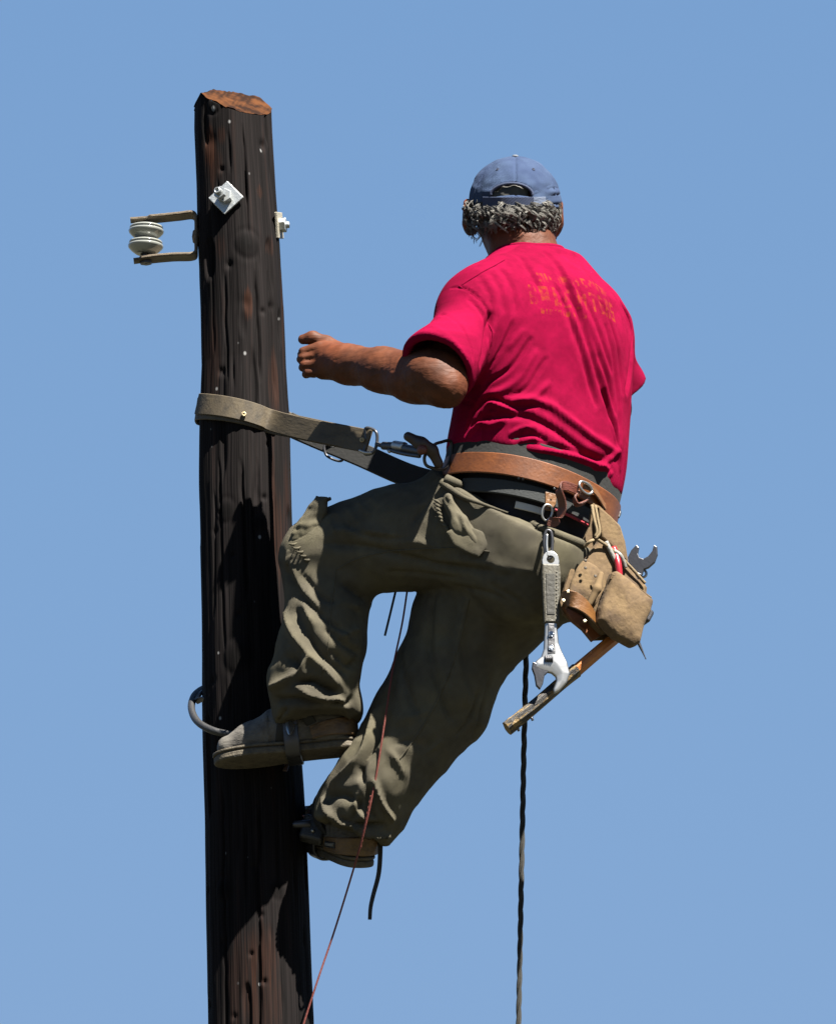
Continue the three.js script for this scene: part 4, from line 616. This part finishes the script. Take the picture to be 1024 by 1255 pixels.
// cap
{
  const C = A3(631, 247, .25), ta = 19 * DEG, ct = Math.cos(ta), st = Math.sin(ta), rx = .0945, ry = .092, rz = .109;
  const loc = (x, y, z) => { x -= C[0]; y -= C[1]; z -= C[2]; return [x, y * ct + z * st, -y * st + z * ct]; }, W = (x, h, d) => V(C[0] + x, C[1] + h * ct - d * st, C[2] + h * st + d * ct);
  const outer = ball([0, 0, 0], rx, ry, rz), inner_ = ball([0, 0, 0], rx - .005, ry - .005, rz - .005), hole = ball([-.008, .014, .10], .041, .026, .06);
  const f = (x, y, z) => { const [a, h, d] = loc(x, y, z); let q = smax(outer(a, h < 0 ? h * .25 : h, d), -inner_(a, h < 0 ? h * .25 : h, d), .002); q = Math.max(q, -h - .012); const ho = Math.max(hole(a, h, d), .013 - h); return smax(q, -ho, .003); };
  const g = net(f, [C[0] - .11, C[1] - .09, C[2] - .13], [C[0] + .11, C[1] + .12, C[2] + .15], .0024);
  displace(g, (x, y, z) => { const [a, h, d] = loc(x, y, z), th = Math.atan2(a, d) / (Math.PI / 3), s = Math.abs(th - Math.round(th)) * Math.hypot(a, d) * 1.05; return -.0020 * Math.exp(-((s / .0022) ** 2)) + fbm(a * 20, h * 20, d * 20, 3) * .007 + .0065 * noise(a * 22 + 4, h * 95, 2.5) * sstep(.05, .01, h) * sstep(-.02, .06, d) * sstep(.018, .05, Math.abs(a + .008)); });
  tint(wrapUV(g, C[0], C[2], .1), (x, y, z, o) => { const n = fbm(x * 30, y * 30, z * 30, 4), k = 1 + n * .5; o[0] = .029 * k; o[1] = .044 * k; o[2] = .084 * (1 + n * .35); });
  const capMat = new THREE.MeshPhysicalMaterial({ vertexColors: true, roughness: .95, bumpMap: clothGrain, bumpScale: .0003, specularIntensity: .2 }), capPlain = mat([.0178, .0275, .0616], .9, { tex: weaveTex });
  const cap = part('cap', g, capMat, lineman, 'faded blue baseball cap with an arched opening at the back');
  const on = (a, h, grow = .002) => W(a, h, Math.sqrt(Math.max(0, 1 - (a / rx) ** 2 - (Math.max(0, h) / ry) ** 2)) * rz + grow);
  part('strap', band([-.066, -.044, -.02, .0, .02, .036].map(a => on(a, .0005, .003)), W(0, 1, 0).sub(W(0, 0, 0)), .021, .003, false, 6), capPlain, cap);
  part('strap', band([.018, .03, .044, .06].map(a => on(a, .0015, .0015)), W(0, 1, 0).sub(W(0, 0, 0)), .019, .003, false, 6), mat([.0972, .1215, .1782], .9), cap);
  const arch = []; for (let i = 0; i <= 14; i++) { const a = Math.PI * (1 - i / 14), x = -.008 + Math.cos(a) * .042; arch.push(on(x, Math.max(.006, .014 + Math.sin(a) * .0245), .0015)); }
  part('opening_trim', sweep(arch, .0032, 8, 60), capPlain, cap);
  part('button', lathe([[0, -.002], [.0065, -.002], [.0065, .001], [.004, .003], [0, .0036]], W(0, ry, 0), V(0, ct, st), 20), mat([.0729, .0810, .0972], .8), cap);
  for (const a of [-.036, .036]) { const h = .066, p = on(a, h, .0005), n = p.clone().sub(V(...C)).normalize(); part('eyelet', lathe([[.0018, 0], [.0036, 0], [.0036, .0012], [.0018, .0012]], p, n, 14), capPlain, cap); part('eyelet', lathe([[0, .0004], [.0019, .0004], [0, .0008]], p, n, 12), darkSteel, cap); }  // second lathe: dark disc filling the eyelet, coloured as its shaded hole
  const vis = [], vw = []; for (let i = 0; i <= 12; i++) { const a = mix(-.85, .85, i / 12), x = Math.sin(a), d = -Math.cos(a); vis.push(W(x * .115, -.002 - .03 * x * x, d * .135)); vw.push(V(x, -.25, d)); }
  part('visor', band(vis, vw, u => .012 + .062 * Math.sin(Math.PI * clamp(u, .04, .96)), .004, false, 4), capPlain, cap);

  // hair: grey curls below the cap
  const [hx, hy, hz] = headC, hairF = (x, y, z) => { const d = ball([hx, hy + .004, hz + .012], .091, .080, .105)(x, y, z); return d; };
  const rimH = (x, y, z) => loc(x, y, z)[1];
  const base = net((x, y, z) => Math.max(hairF(x, y, z) + .010, Math.min(rimH(x, y, z) + .002, Math.max(rimH(x, y, z) - .034, Math.abs(x - hx + .006) - .038, hz + .06 - z)), (hy - .040) - y + .22 * (z - hz - .1) * 0, hz - .035 - z), [hx - .12, hy - .1, hz - .08], [hx + .12, hy + .09, hz + .15], .0035);
  displace(base, (x, y, z) => fbm(x * 70, y * 70, z * 70, 3) * .006);
  tint(wrapUV(base, hx, hz), (x, y, z, o) => { const k = .5 + .5 * noise(x * 150, y * 60, z * 150); o[0] = .010 + .022 * k; o[1] = .0095 + .021 * k; o[2] = .008 + .018 * k; });
  const hairMat = new THREE.MeshPhysicalMaterial({ vertexColors: true, roughness: .7 });
  const hair = part('hair', base, hairMat, lineman, 'curly grey hair below the cap');
  const curls = []; seed = 99;
  for (let i = 0; i < 560; i++) {
    const open = i < 50, a = (rnd() - .5) * 3.3, hgt = hy + mix(-.056, .036, Math.pow(rnd(), .85)); let x, y, z;
    if (open) { x = hx - .006 + (rnd() - .5) * .055; y = C[1] - .004 + rnd() * .020; z = C[2] + .083; }
    else { const k = Math.sqrt(Math.max(.15, 1 - ((hgt - hy - .004) / .090) ** 2)); x = hx + Math.sin(a) * .091 * k; y = hgt; z = hz + .012 + Math.cos(a) * .104 * k; if (rimH(x, y, z) > .004) continue; }
    const n = V((x - hx) * 1.3, (y - hy) * .3, z - hz - .012).normalize(), side = V(n.z, (rnd() - .5) * .6, -n.x).normalize(), ph = rnd() * 6.3, cur = .004 + rnd() * .006, len = open ? .018 : .022 + rnd() * .026, turns = .7 + rnd() * 1.0, sw = (rnd() - .5) * 1.4, lift = .004 + rnd() * .010, sh = rnd(), g0 = sh < .35 ? .018 + rnd() * .025 : .057 + rnd() * .09;
    for (let m = 0; m < 9; m++) {
      const ox = (rnd() - .5) * .008, oy = (rnd() - .5) * .005, dp = (rnd() - .5) * .7, pts = [];
      for (let q = 0; q <= 6; q++) { const t = q / 6, w = ph + dp * t + t * turns * Math.PI * 2; pts.push(V(x, y + oy, z).addScaledVector(n, -.005 + lift * Math.sin(t * 2.7) + Math.cos(w) * cur * .5).addScaledVector(side, ox * (1 - .6 * t) + Math.sin(w) * cur + sw * t * len).addScaledVector(V(0, -1, 0), t * len * (open ? .3 : .75))); }
      const r0 = .00042 + rnd() * .00045, q = sweep(pts, u => r0 * (1 - .7 * u), 5, 12), gm = g0 * (.75 + rnd() * .5); tint(q, (a2, b2, c2, o) => { o[0] = gm; o[1] = gm * .95; o[2] = gm * .85; }); curls.push(q);
    }
  }
  const cg = mergeGeometries(curls); part('curls', cg, hairMat, hair).userData.kind = 'stuff';
}

// ───────── belts ─────────
const ringPts = (py, grow, n = 40, f0 = 0, f1 = Math.PI * 2) => { const o = []; for (let i = 0; i < n; i++) o.push(onTrunk(py, f0 + (f1 - f0) * i / n, grow)); return o; };
const hipUp = V(TILT * .98, 1, 0).normalize();
const toolBelt = thing('tool_belt', 'brown leather lineman belt over a black back support on the hips', 'belt', onTrunk(600, Math.PI / 2, .01));
part('back_support', band(ringPts(588, .001), hipUp, .050, .006, true, 3), mat([.0065, .0069, .0065], .9, { bump: .0004 }), toolBelt);
part('belt', band(ringPts(608, .009), hipUp, .044, .006, true, 3), beltLeather, toolBelt);
part('lower_pad', band(ringPts(634, .006, 20, 1.5, 3.45), hipUp, .030, .006, false, 4), mat([.0146, .0170, .0178], .85, { bump: .0004 }), toolBelt, 'dark grey padded band under the leather belt');
part('red_piping', sweep(ringPts(646, .012, 14, 1.2, 2.25), .0032, 6, 40), mat([.2025, .0065, .0162], .7), toolBelt);
part('webbing', band(ringPts(632, .010, 8, 1.15, 1.6), hipUp, .022, .004, false, 4), mat([.0810, .0891, .0972], .8, { tex: weaveTex }), toolBelt);
const onBelt = (px, py) => onSkin((x, y, z) => trunk(x, y, z, .012), px, py);
for (const [px, py] of [[636, 586], [641, 587], [639, 583], [679, 599], [683, 601]]) { const p = onBelt(px, py), n = V(.67, 0, .74); part('belt_hole_shade', lathe([[0, .0005], [.003, .0005], [.003, -.004], [0, -.004]], p.addScaledVector(n, .001), n, 12), darkSteel, toolBelt); }  // solid dark discs on the leather, coloured as the shade inside punched holes
// rings and leather hangers
{
  const P = (x, y, dz = .02) => { const p = onBelt(x, y); p.z += dz; return p; };
  part('hanger_tab', plate([[668, 604], [681, 606], [679, 626], [668, 625]], P(674, 615).z, .005, { bevel: .0012, turn: .35, holes: [[674, 613, 1.6], [673, 619, 1.6]] }), tanLeather, toolBelt);
  part('steel_ring', ringGeo([P(668, 624, .03), P(664, 630, .03), P(664, 638, .03), P(668, 643, .03), P(673, 640, .03), P(676, 632, .03), P(674, 625, .03)], .0022), steel, toolBelt);
  part('hanger_loop', band([P(707, 604, .018), P(700, 603, .03), P(692, 603, .045), P(686, 606, .055), P(684, 612, .058), P(687, 622, .058), P(688, 632, .056), P(684, 642, .05), P(677, 648, .044), P(671, 645, .04)], [V(.2, 1, .1), V(.1, 1, .1), V(0, 1, .1), V(.2, .8, .4), V(.6, .3, .7), V(.8, .1, .6), V(.8, .3, .6), V(.6, .7, .4), V(.3, .9, .3), V(.2, .9, .3)], .019, .004, false, 5), redLeather, toolBelt);
  part('hanger_loop', band([P(708, 606, .012), P(703, 614, .02), P(706, 622, .024), P(714, 620, .02), P(720, 614, .012)], V(.3, .2, 1), .016, .004, false, 5), redLeather, toolBelt);
  part('steel_ring', ringGeo([P(711, 594, .022), P(709, 599, .026), P(714, 607, .028), P(721, 610, .026), P(725, 606, .022), P(723, 600, .020), P(717, 595, .02)], .0026), steel, toolBelt);
  part('hanger_tab', band([P(714, 596, .012), P(722, 599, .014), P(730, 606, .012), P(738, 618, .006), P(741, 622, .004)], V(-.3, 1, .3), .017, .004, false, 5), tanLeather, toolBelt);
  part('side_clip', sweep([at(744, 612, .26), at(751, 615, .25), at(757, 620, .25), at(759, 628, .25), at(757, 634, .26)], .003, 8, 24), blackRubber, toolBelt);
}
// left side: ring and leather wrap that hold the strap
{
  const t = toolBelt, z = .40;
  part('d_ring', ringGeo([at(552, 541, .36), at(540, 542, .38), at(531, 546, .40), at(520, 560, .405), at(522, 570, .40), at(532, 574, .39), at(545, 574, .37), at(552, 560, .355)], .0034), blackRubber, t);
  part('leather_wrap', net(uni([cone(A3(500, 535, .42), A3(516, 544, .42), .0095, .0125), cone(A3(516, 544, .42), A3(529, 552, .41), .0135, .012), cone(A3(529, 552, .41), A3(537, 568, .40), .011, .010)], .008), ...(() => { const q = A3(518, 550, .41); return [[q[0] - .06, q[1] - .05, q[2] - .04], [q[0] + .06, q[1] + .05, q[2] + .04]]; })(), .0022), mat([.018, .009, .006], .55), t, 'dark brown leather wrap at the left ring');
  part('wrap_knot', turned(new THREE.SphereGeometry(.0105, 16, 12), at(517, 551, .427), V(0, 1, 0)), redLeather, t);
}

// ───────── positioning strap round the pole ─────────
{
  const base = onPole(250, 505).p, t = thing('pole_strap', 'khaki webbing positioning strap looped round the pole to the belt', 'strap', base);
  const pole = py => { const y = at(299, py, 0).y; return poleAt(y); };
  const loop = (a0, a1, n, y0, y1, grow) => { const o = []; for (let i = 0; i <= n; i++) { const f = i / n, a = mix(a0, a1, f), y = mix(y0, y1, f), [c, r] = poleAt(y); o.push(V(c + Math.sin(a) * (r + grow), y, Math.cos(a) * (r + grow))); } return o; };
  const yF = at(330, 515, .09).y, yL = at(243, 503, 0).y, yB = at(300, 505, -.1).y;
  const near = [at(452, 541, .285), at(400, 531, .205), at(362, 523, .135), ...loop(.55, -1.45, 9, at(335, 516, .085).y, yL, .004), ...loop(-1.75, -3.6, 9, yL, yB, .004), at(352, 519, -.095), at(380, 532, -.08), at(440, 557, -.04), at(505, 585, .0), at(560, 598, .03), at(610, 606, .075)];
  part('webbing', band(near, V(.12, 1, .0), .048, .0045, false, 5), strapWeb, t);
  const second = [at(440, 538.5, .262), at(400, 531, .212), at(362, 523, .142), ...loop(.55, -1.2, 9, at(335, 514.5, .085).y, yL + .003, .0088)];
  part('webbing_overlay', band(second, V(.12, 1, .0), .044, .004, false, 5), strapWeb, t);
  const lower = [at(352, 519, -.09), at(380, 532, -.075), at(440, 557, -.035), at(505, 585, .005), at(560, 598, .035)].map(p => p.add(V(0, 0, .006)));
  part('lower_webbing', band(lower, V(.12, 1, 0), .048, .005, false, 5), blackWeb, t, 'black lower half of the strap');
  for (const [px, py] of [[299, 510], [335, 518]]) { const o = onPole(px, py), n = V(Math.sin(o.th), 0, Math.cos(o.th)); part('rivet', lathe([[.0016, .0], [.0052, 0], [.0050, .002], [.0022, .0024], [.0016, .0008], [0, .0006]], o.p.clone().addScaledVector(n, .0135), n, 18), mat([.30, .24, .14], .45, { metal: .7 }), t); }
  part('rivet', lathe([[.0016, .0], [.0052, 0], [.0050, .002], [.0022, .0024], [.0016, .0008], [0, .0006]], at(445, 540, .276).add(V(-.002, 0, .005)), V(-.3, 0, 1), 18), mat([.30, .24, .14], .45, { metal: .7 }), t);
  part('buckle', ringGeo([at(448, 525, .28), at(456, 526, .285), at(461, 530, .29), at(462, 540, .29), at(459, 552, .29), at(455, 556, .285), at(447, 556, .28), at(449, 540, .279)], .0033), darkSteel, t);
  part('buckle', sweep([at(440, 552, .283), at(448, 555, .287), at(456, 555, .287)], .0035, 8), steel, t);
  part('keeper_ring', ringGeo([at(398, 546, -.05), at(400, 558, -.05), at(418, 565, -.045), at(421, 560, -.045), at(408, 548, -.05)], .0028), darkSteel, t);
  part('lower_rivet', lathe([[0, 0], [.0045, 0], [.003, .002], [0, .0025]], at(408, 547, -.038), V(0, .3, 1), 14), steel, t);
  // snap hook
  part('snap_hook', [sweep([at(461, 544, .29), at(468, 546, .30), at(484, 547, .33), at(500, 550, .37), at(516, 553, .405)], u => u < .12 ? .0045 : .0085, 12, 30), sweep([at(476, 551, .32), at(495, 556, .36), at(514, 559, .40)], .0045, 8, 14)], darkSteel, t, 'black steel snap hook');
  part('snap_collar', sweep([at(482, 545.5, .328), at(497, 548, .362)], u => u < .1 || u > .9 ? .006 : .0098, 12, 20), steel, t);
  part('snap_pin', lathe([[0, 0], [.004, 0], [.003, .003], [0, .0035]], at(477, 553, .328), V(0, 0, 1), 12), steel, t);
}

// ───────── tools ─────────
{
  const t = thing('tool_pouch', 'worn suede leather tool pouch hanging from the belt at the right hip', 'pouch', at(738, 625, .38)), Z = .40, T = .42;
  part('back_panel', plate([[726, 621], [734, 624], [757, 643], [764, 662], [768, 688], [790, 714], [788, 735], [776, 762], [748, 780], [724, 784], [712, 772], [690, 757], [686, 745], [698, 705], [712, 672], [722, 650]], Z - .012, .010, { bevel: .002, turn: T }), suede, t);
  part('main_pocket', pillow([[732, 664], [750, 674], [789, 713], [784, 738], [772, 762], [735, 778], [722, 766], [712, 742], [702, 728], [707, 702], [718, 688]], Z + .006, T, .018, .012), suede, t);
  const zc = (x, dz = 0) => Z + dz - (x - 740) / 600 * Math.tan(T);
  part('pocket_rim', sweep([[731, 661], [742, 668], [758, 681], [774, 697], [790, 715]].map(([x, y]) => at(x, y, zc(x, .030))), .0034, 8, 40), mat([.1215, .0891, .0486], .9), t);
  part('side_pocket', pillow([[714, 688], [730, 694], [737, 703], [739, 716], [731, 738], [724, 746], [694, 735], [700, 716], [706, 700]], Z + .036, T, .010, .010), suede, t);
  part('side_pocket_fold', net(uni([cone(A3(736, 704, zc(736, .045)), A3(731, 722, zc(731, .052)), .006, .0085), cone(A3(731, 722, zc(731, .052)), A3(722, 740, zc(722, .046)), .0085, .006)], .005), ...(() => { const q = A3(730, 722, .43); return [[q[0] - .04, q[1] - .05, q[2] - .05], [q[0] + .04, q[1] + .05, q[2] + .06]]; })(), .0022), suede, t);
  const fp = [[748, 705], [753, 703], [775, 716], [797, 733], [794, 746], [786, 766], [781, 786], [772, 791], [750, 783], [731, 764], [733, 750], [741, 728]];
  part('front_pocket', pillow(fp, Z + .042, T, .026, .013), suede, t);
  part('front_pocket_hem', band([[748, 706], [760, 711], [778, 722], [796, 735]].map(([x, y]) => at(x, y, zc(x, .073))), V(.35, 1, .1), .013, .005, false, 6), suede, t);
  part('front_pocket_tab', band([[768, 742], [777, 747], [788, 754]].map(([x, y]) => at(x, y, zc(x, .078))), V(.2, 1, 0), .014, .003), suede, t);
  for (const [x, y] of [[775, 737], [767, 750]]) part('rivet', lathe([[0, 0], [.0026, 0], [.002, .0014], [0, .0018]], at(x, y, zc(x, .079)), V(.35, .1, 1), 12), mat([.30, .25, .17], .4, { metal: .8 }), t);
  part('hammer_loop', band([at(690, 737, zc(690, .030)), at(694, 733, zc(694, .052)), at(703, 735, zc(703, .066)), at(716, 743, zc(716, .066)), at(727, 755, zc(727, .05)), at(732, 762, zc(732, .02))], V(-.25, 1, .1), .032, .004, false, 6), tanLeather, t, 'orange leather hammer loop with rivets');
  part('lower_flap', plate([[690, 748], [704, 752], [724, 764], [735, 776], [724, 784], [713, 772], [700, 763]], Z + .018, .010, { bevel: .003, turn: T }), beltLeather, t);
  for (const [x, y] of [[696, 725], [690, 736], [716, 761]]) part('rivet', lathe([[0, 0], [.0042, 0], [.0034, .002], [0, .003]], at(x, y, zc(x, .062)), V(.3, .1, 1), 16), mat([.62, .52, .36], .35, { metal: .8 }), t);
  for (const [x, y] of [[717, 687], [717, 696], [729, 706]]) part('rivet', lathe([[0, 0], [.0034, 0], [.0026, .0016], [0, .002]], at(x, y, zc(x, .049)), V(.3, .1, 1), 14), mat([.0486, .0365, .0243], .6), t);
  part('tie_cord', [sweep([at(725, 619, zc(725, .028)), at(727, 634, zc(727, .034)), at(731, 652, zc(731, .036)), at(729, 658, zc(729, .034))], .003, 6, 24), sweep([at(729, 620, zc(729, .028)), at(732, 636, zc(732, .034)), at(734, 654, zc(734, .036)), at(729, 660, zc(729, .034))], .003, 6, 24), sweep([at(727, 662, zc(727, .034)), at(722, 664, zc(722, .034)), at(716, 670, zc(716, .02))], .0035, 6, 16)], mat([.1539, .1134, .0607], .9), t);
  part('flap', plate([[733, 626], [746, 634], [758, 645], [762, 658], [765, 684], [752, 672], [737, 660], [734, 645]], Z + .004, .012, { bevel: .004, turn: T }), suede, t);
}
{
  const t = thing('adjustable_wrench', 'chrome adjustable wrench with grey grip hanging from a snap ring at the hip', 'wrench', at(671, 652, .46)), Z = .462, tn = .12;
  part('snap_link', [ringGeo([at(670, 650, Z), at(667, 657, Z), at(667, 672, Z), at(670, 684, Z), at(674, 684, Z), at(676, 672, Z), at(676, 658, Z), at(674, 651, Z)], .0032)], darkSteel, t);
  part('snap_link', sweep([at(670, 655, Z + .003), at(669.5, 668, Z + .003), at(671, 682, Z + .003)], .0028, 8, 14), steel, t);
  const c8 = (x, y, r, n, a0, a1) => { const o = []; for (let i = 0; i <= n; i++) { const a = mix(a0, a1, i / n); o.push([x + Math.cos(a) * r, y + Math.sin(a) * r]); } return o; };
  part('eye', plate([[665, 696], [664, 687], ...c8(674, 686, 9.5, 10, Math.PI, Math.PI * 2), [684, 688], [683, 696]], Z, .009, { holes: [[674, 686, 5.2]], bevel: .0015, turn: tn }), steel, t);
  const grip = part('grip', plate([[665, 694], [684, 694], [685, 704], [684.5, 730], [683, 762], [667, 762], [665.5, 730], [664.5, 704]], Z, .017, { bevel: .005, turn: tn }), mat(null, .6, { bump: .0008, map: mottle([.0567, .0502, .0340], [.0284, .0259, .0178], 7, 12) }), t);
  part('grip_panel', plate([[669, 704], [679, 704], [679, 752], [670, 752]], Z + .009, .002, { bevel: .0006, turn: tn }), mat([.0227, .0211, .0162], .7), grip);
  for (let i = 0; i < 13; i++) part('grip_rib', sweep([at(681, 701 + i * 4.4, Z + .008), at(685, 701 + i * 4.4, Z + .002)], .0015, 6, 4), mat([.0648, .0567, .0389], .6), grip);
  part('head', pillow([[668, 761], [682, 761], [682.5, 775], [684, 790], [688, 800], [694, 812], [697, 825], [693, 836], [684, 846], [678, 849], [677, 844], [681, 834], [680, 829], [675, 825], [668, 824], [661, 822], [655, 819], [656, 812], [663, 806], [666, 797], [667, 780]], Z - .002, tn, .009, .005, .0016), steel, t, 'polished wrench head with fixed jaw');
  part('handle_recess', pillow([[671.5, 765], [678.5, 765], [680, 801], [670.5, 801]], Z + .0045, tn, .003, .0012, .0014), mat([.10, .10, .105], .5, { metal: .8 }), t);
  for (const [y, r] of [[777, .0056], [794, .0050]]) part('handle_sky_disc', lathe([[0, 0], [r, 0], [r, .0012], [0, .0014]], at(675, y, Z + .0072), V(.12, 0, 1), 20), mat([.30, .34, .40], .2, { metal: .9 }), t);  // solid pale blue metal discs, standing in for sky seen through open holes
  part('adjusting_screw', [sweep([at(667, 808, Z + .004), at(677, 808, Z + .003)], .0072, 14, 6), ...[668.5, 671, 673.5, 676].map(x => lathe([[.0074, -.001], [.0085, 0], [.0074, .001]], at(x, 808, Z + .004), V(1, 0, 0), 16))], darkSteel, t);
  part('moving_jaw', plate([[653, 813], [658, 815], [667, 818], [671, 823], [666, 828], [664, 838], [661, 844], [657, 840], [655, 828], [652, 820]], Z + .001, .011, { bevel: .002, turn: tn }), darkSteel, t);
}
{
  const t = thing('hammer', 'orange handled hammer hanging head up in the pouch, grip worn black', 'hammer', at(757, 776, .40));
  const hd = V(.63, .76, .12);
  part('handle', band([at(765, 772, .385), at(735, 797, .405), at(701, 826, .42)], hd, u => .029 - .002 * Math.sin(u * 3.1), .019, false, 8), woodOrange, t);
  part('grip', band([at(706, 821.5, .4175), at(690, 835, .424), at(660, 861, .436), at(636, 881, .444), at(621, 893, .448)], hd, u => .033 - .006 * Math.sin(Math.min(1, u * 1.5) * 2.6) + (u > .86 ? .002 : 0), .022, false, 8), wornBlack, t, 'worn black grip with yellow paint left in patches');
  for (const [x, y] of [[651, 881], [634, 894]]) part('grip_pin', sweep([at(x, y - 2, .442), at(x + 1.5, y + 2, .442)], .003, 6, 4), darkSteel, t);
  part('head', [turned(new RoundedBoxGeometry(.03, .10, .03, 2, .006), at(776, 762, .372), V(.5, .15, .8))], darkSteel, t);
}
{
  const t = thing('open_end_spanner', 'dark steel open end spanner sticking up out of the pouch', 'spanner', at(770, 712, .39));
  part('jaw', plate([[780, 669], [782.5, 672], [781, 679], [783, 684], [788, 686], [794, 683], [799, 677], [801, 670], [804, 672], [804.5, 681], [801, 690], [794, 696], [788, 698], [786, 704], [776, 716], [770, 712], [776, 702], [776, 697], [771, 690], [770, 683], [774, 675]], .385, .010, { bevel: .0018, turn: -.15 }), darkSteel, t);
  part('shank', plate([[774, 700], [785, 705], [760, 745], [752, 740]], .384, .007, { bevel: .0015, turn: -.1 }), darkSteel, t);
}
{
  const t = thing('ring_spanner', 'bright ring spanner eye peeping over the pouch rim beside the dark spanner', 'spanner', at(784, 701, .372));
  part('ring', new THREE.TorusGeometry(.0075, .0026, 10, 26).translate(...A3(787, 703, .372)), steel, t);
  part('shank', sweep([at(783, 707, .372), at(765, 735, .378)], .003, 8, 6), steel, t);
}
{
  const t = thing('screwdriver', 'thin screwdriver with its dark blade poking out below the front pocket', 'screwdriver', at(779, 782, .40));
  part('blade', sweep([at(756, 715, .425), at(772, 765, .425), at(783, 790, .425), at(791, 808, .425)], u => .0036 * (1 - .7 * sstep(.75, 1, u)), 8, 30), darkSteel, t);
  const h = part('handle', sweep([at(751, 671, .412), at(753, 677, .414), at(757, 692, .424), at(760, 725, .425)], u => .0075 - .002 * Math.abs(u - .3), 12, 24), mat([.2025, .0049, .0097], .3, { bump: 0, clearcoat: .5 }), t, 'red plastic handle');
}
{
  const t = thing('pliers', 'small pliers with pale grips deep in the pouch beside a red handle', 'pliers', at(745, 668, .42));
  part('grip', sweep([at(742, 664, .425), at(746, 672, .425), at(756, 692, .42)], .005, 10, 14), mat([.14, .135, .12], .5), t);
  part('grip', sweep([at(754, 676, .42), at(760, 681, .42), at(766, 696, .41)], .0045, 10, 14), mat([.14, .135, .12], .5), t);
}

// ───────── ropes and cords ─────────
{
  const t = thing('hand_line', 'dark rope hanging straight down from the front of the belt', 'rope', at(646, 600, .10)), pts = [[647, 604, .095], [648, 660, .075], [646, 740, .07], [644.5, 800, .07], [642, 900, .07], [640, 1000, .07], [637.5, 1130, .07], [635, 1260, .07], [632, 1420, .07], [628, 1700, .07]].map(q => at(...q)), c = new THREE.CatmullRomCurve3(pts), L = c.getLength();
  const strands = []; for (let s = 0; s < 3; s++) { const q = []; for (let i = 0; i <= 260; i++) { const u = i / 260, p = c.getPointAt(u), a = u * L * 52 + s * 2.094; q.push(V(p.x + Math.cos(a) * .0028, p.y, p.z + Math.sin(a) * .0028)); } strands.push(sweep(q, .0033, 6, 780)); }
  part('strands', strands, mat([.0130, .0122, .0097], .9), t);
}
{
  const t = thing('red_cord', 'thin red cord running from the belt across the far leg', 'cord', at(540, 575, .17));
  part('cord', sweep([at(560, 596, .11), at(530, 620, .12), at(508, 670, .14), at(500, 716, .18), at(493, 762, .21), at(481, 820, .25), at(472, 880, .262), at(460, 955, .252), at(447, 1015, .235), at(434, 1062, .20), at(410, 1140, .12), at(388, 1205, .115), at(370, 1262, .11), at(330, 1400, .10), at(250, 1680, .09)], .0021, 6, 200), mat([.0891, .0113, .0057], .65), t);
  part('frayed_wrap', sweep([at(455, 975, .246), at(449, 1004, .238), at(441, 1040, .217)], u => .0025 + .0004 * Math.sin(u * 60), 6, 60), mat([.1053, .0146, .0065], .7), t);
}
{
  const t = thing('black_cord', 'short black cord end dangling beside the red cord between the legs', 'cord', at(535, 585, .15));
  part('cord', sweep([at(556, 596, .11), at(520, 620, .12), at(496, 670, .14), at(487, 714, .16), at(479, 748, .16), at(471.5, 779, .16)], .0026, 6, 60), blackRubber, t);
}
renderer.render(scene, camera);
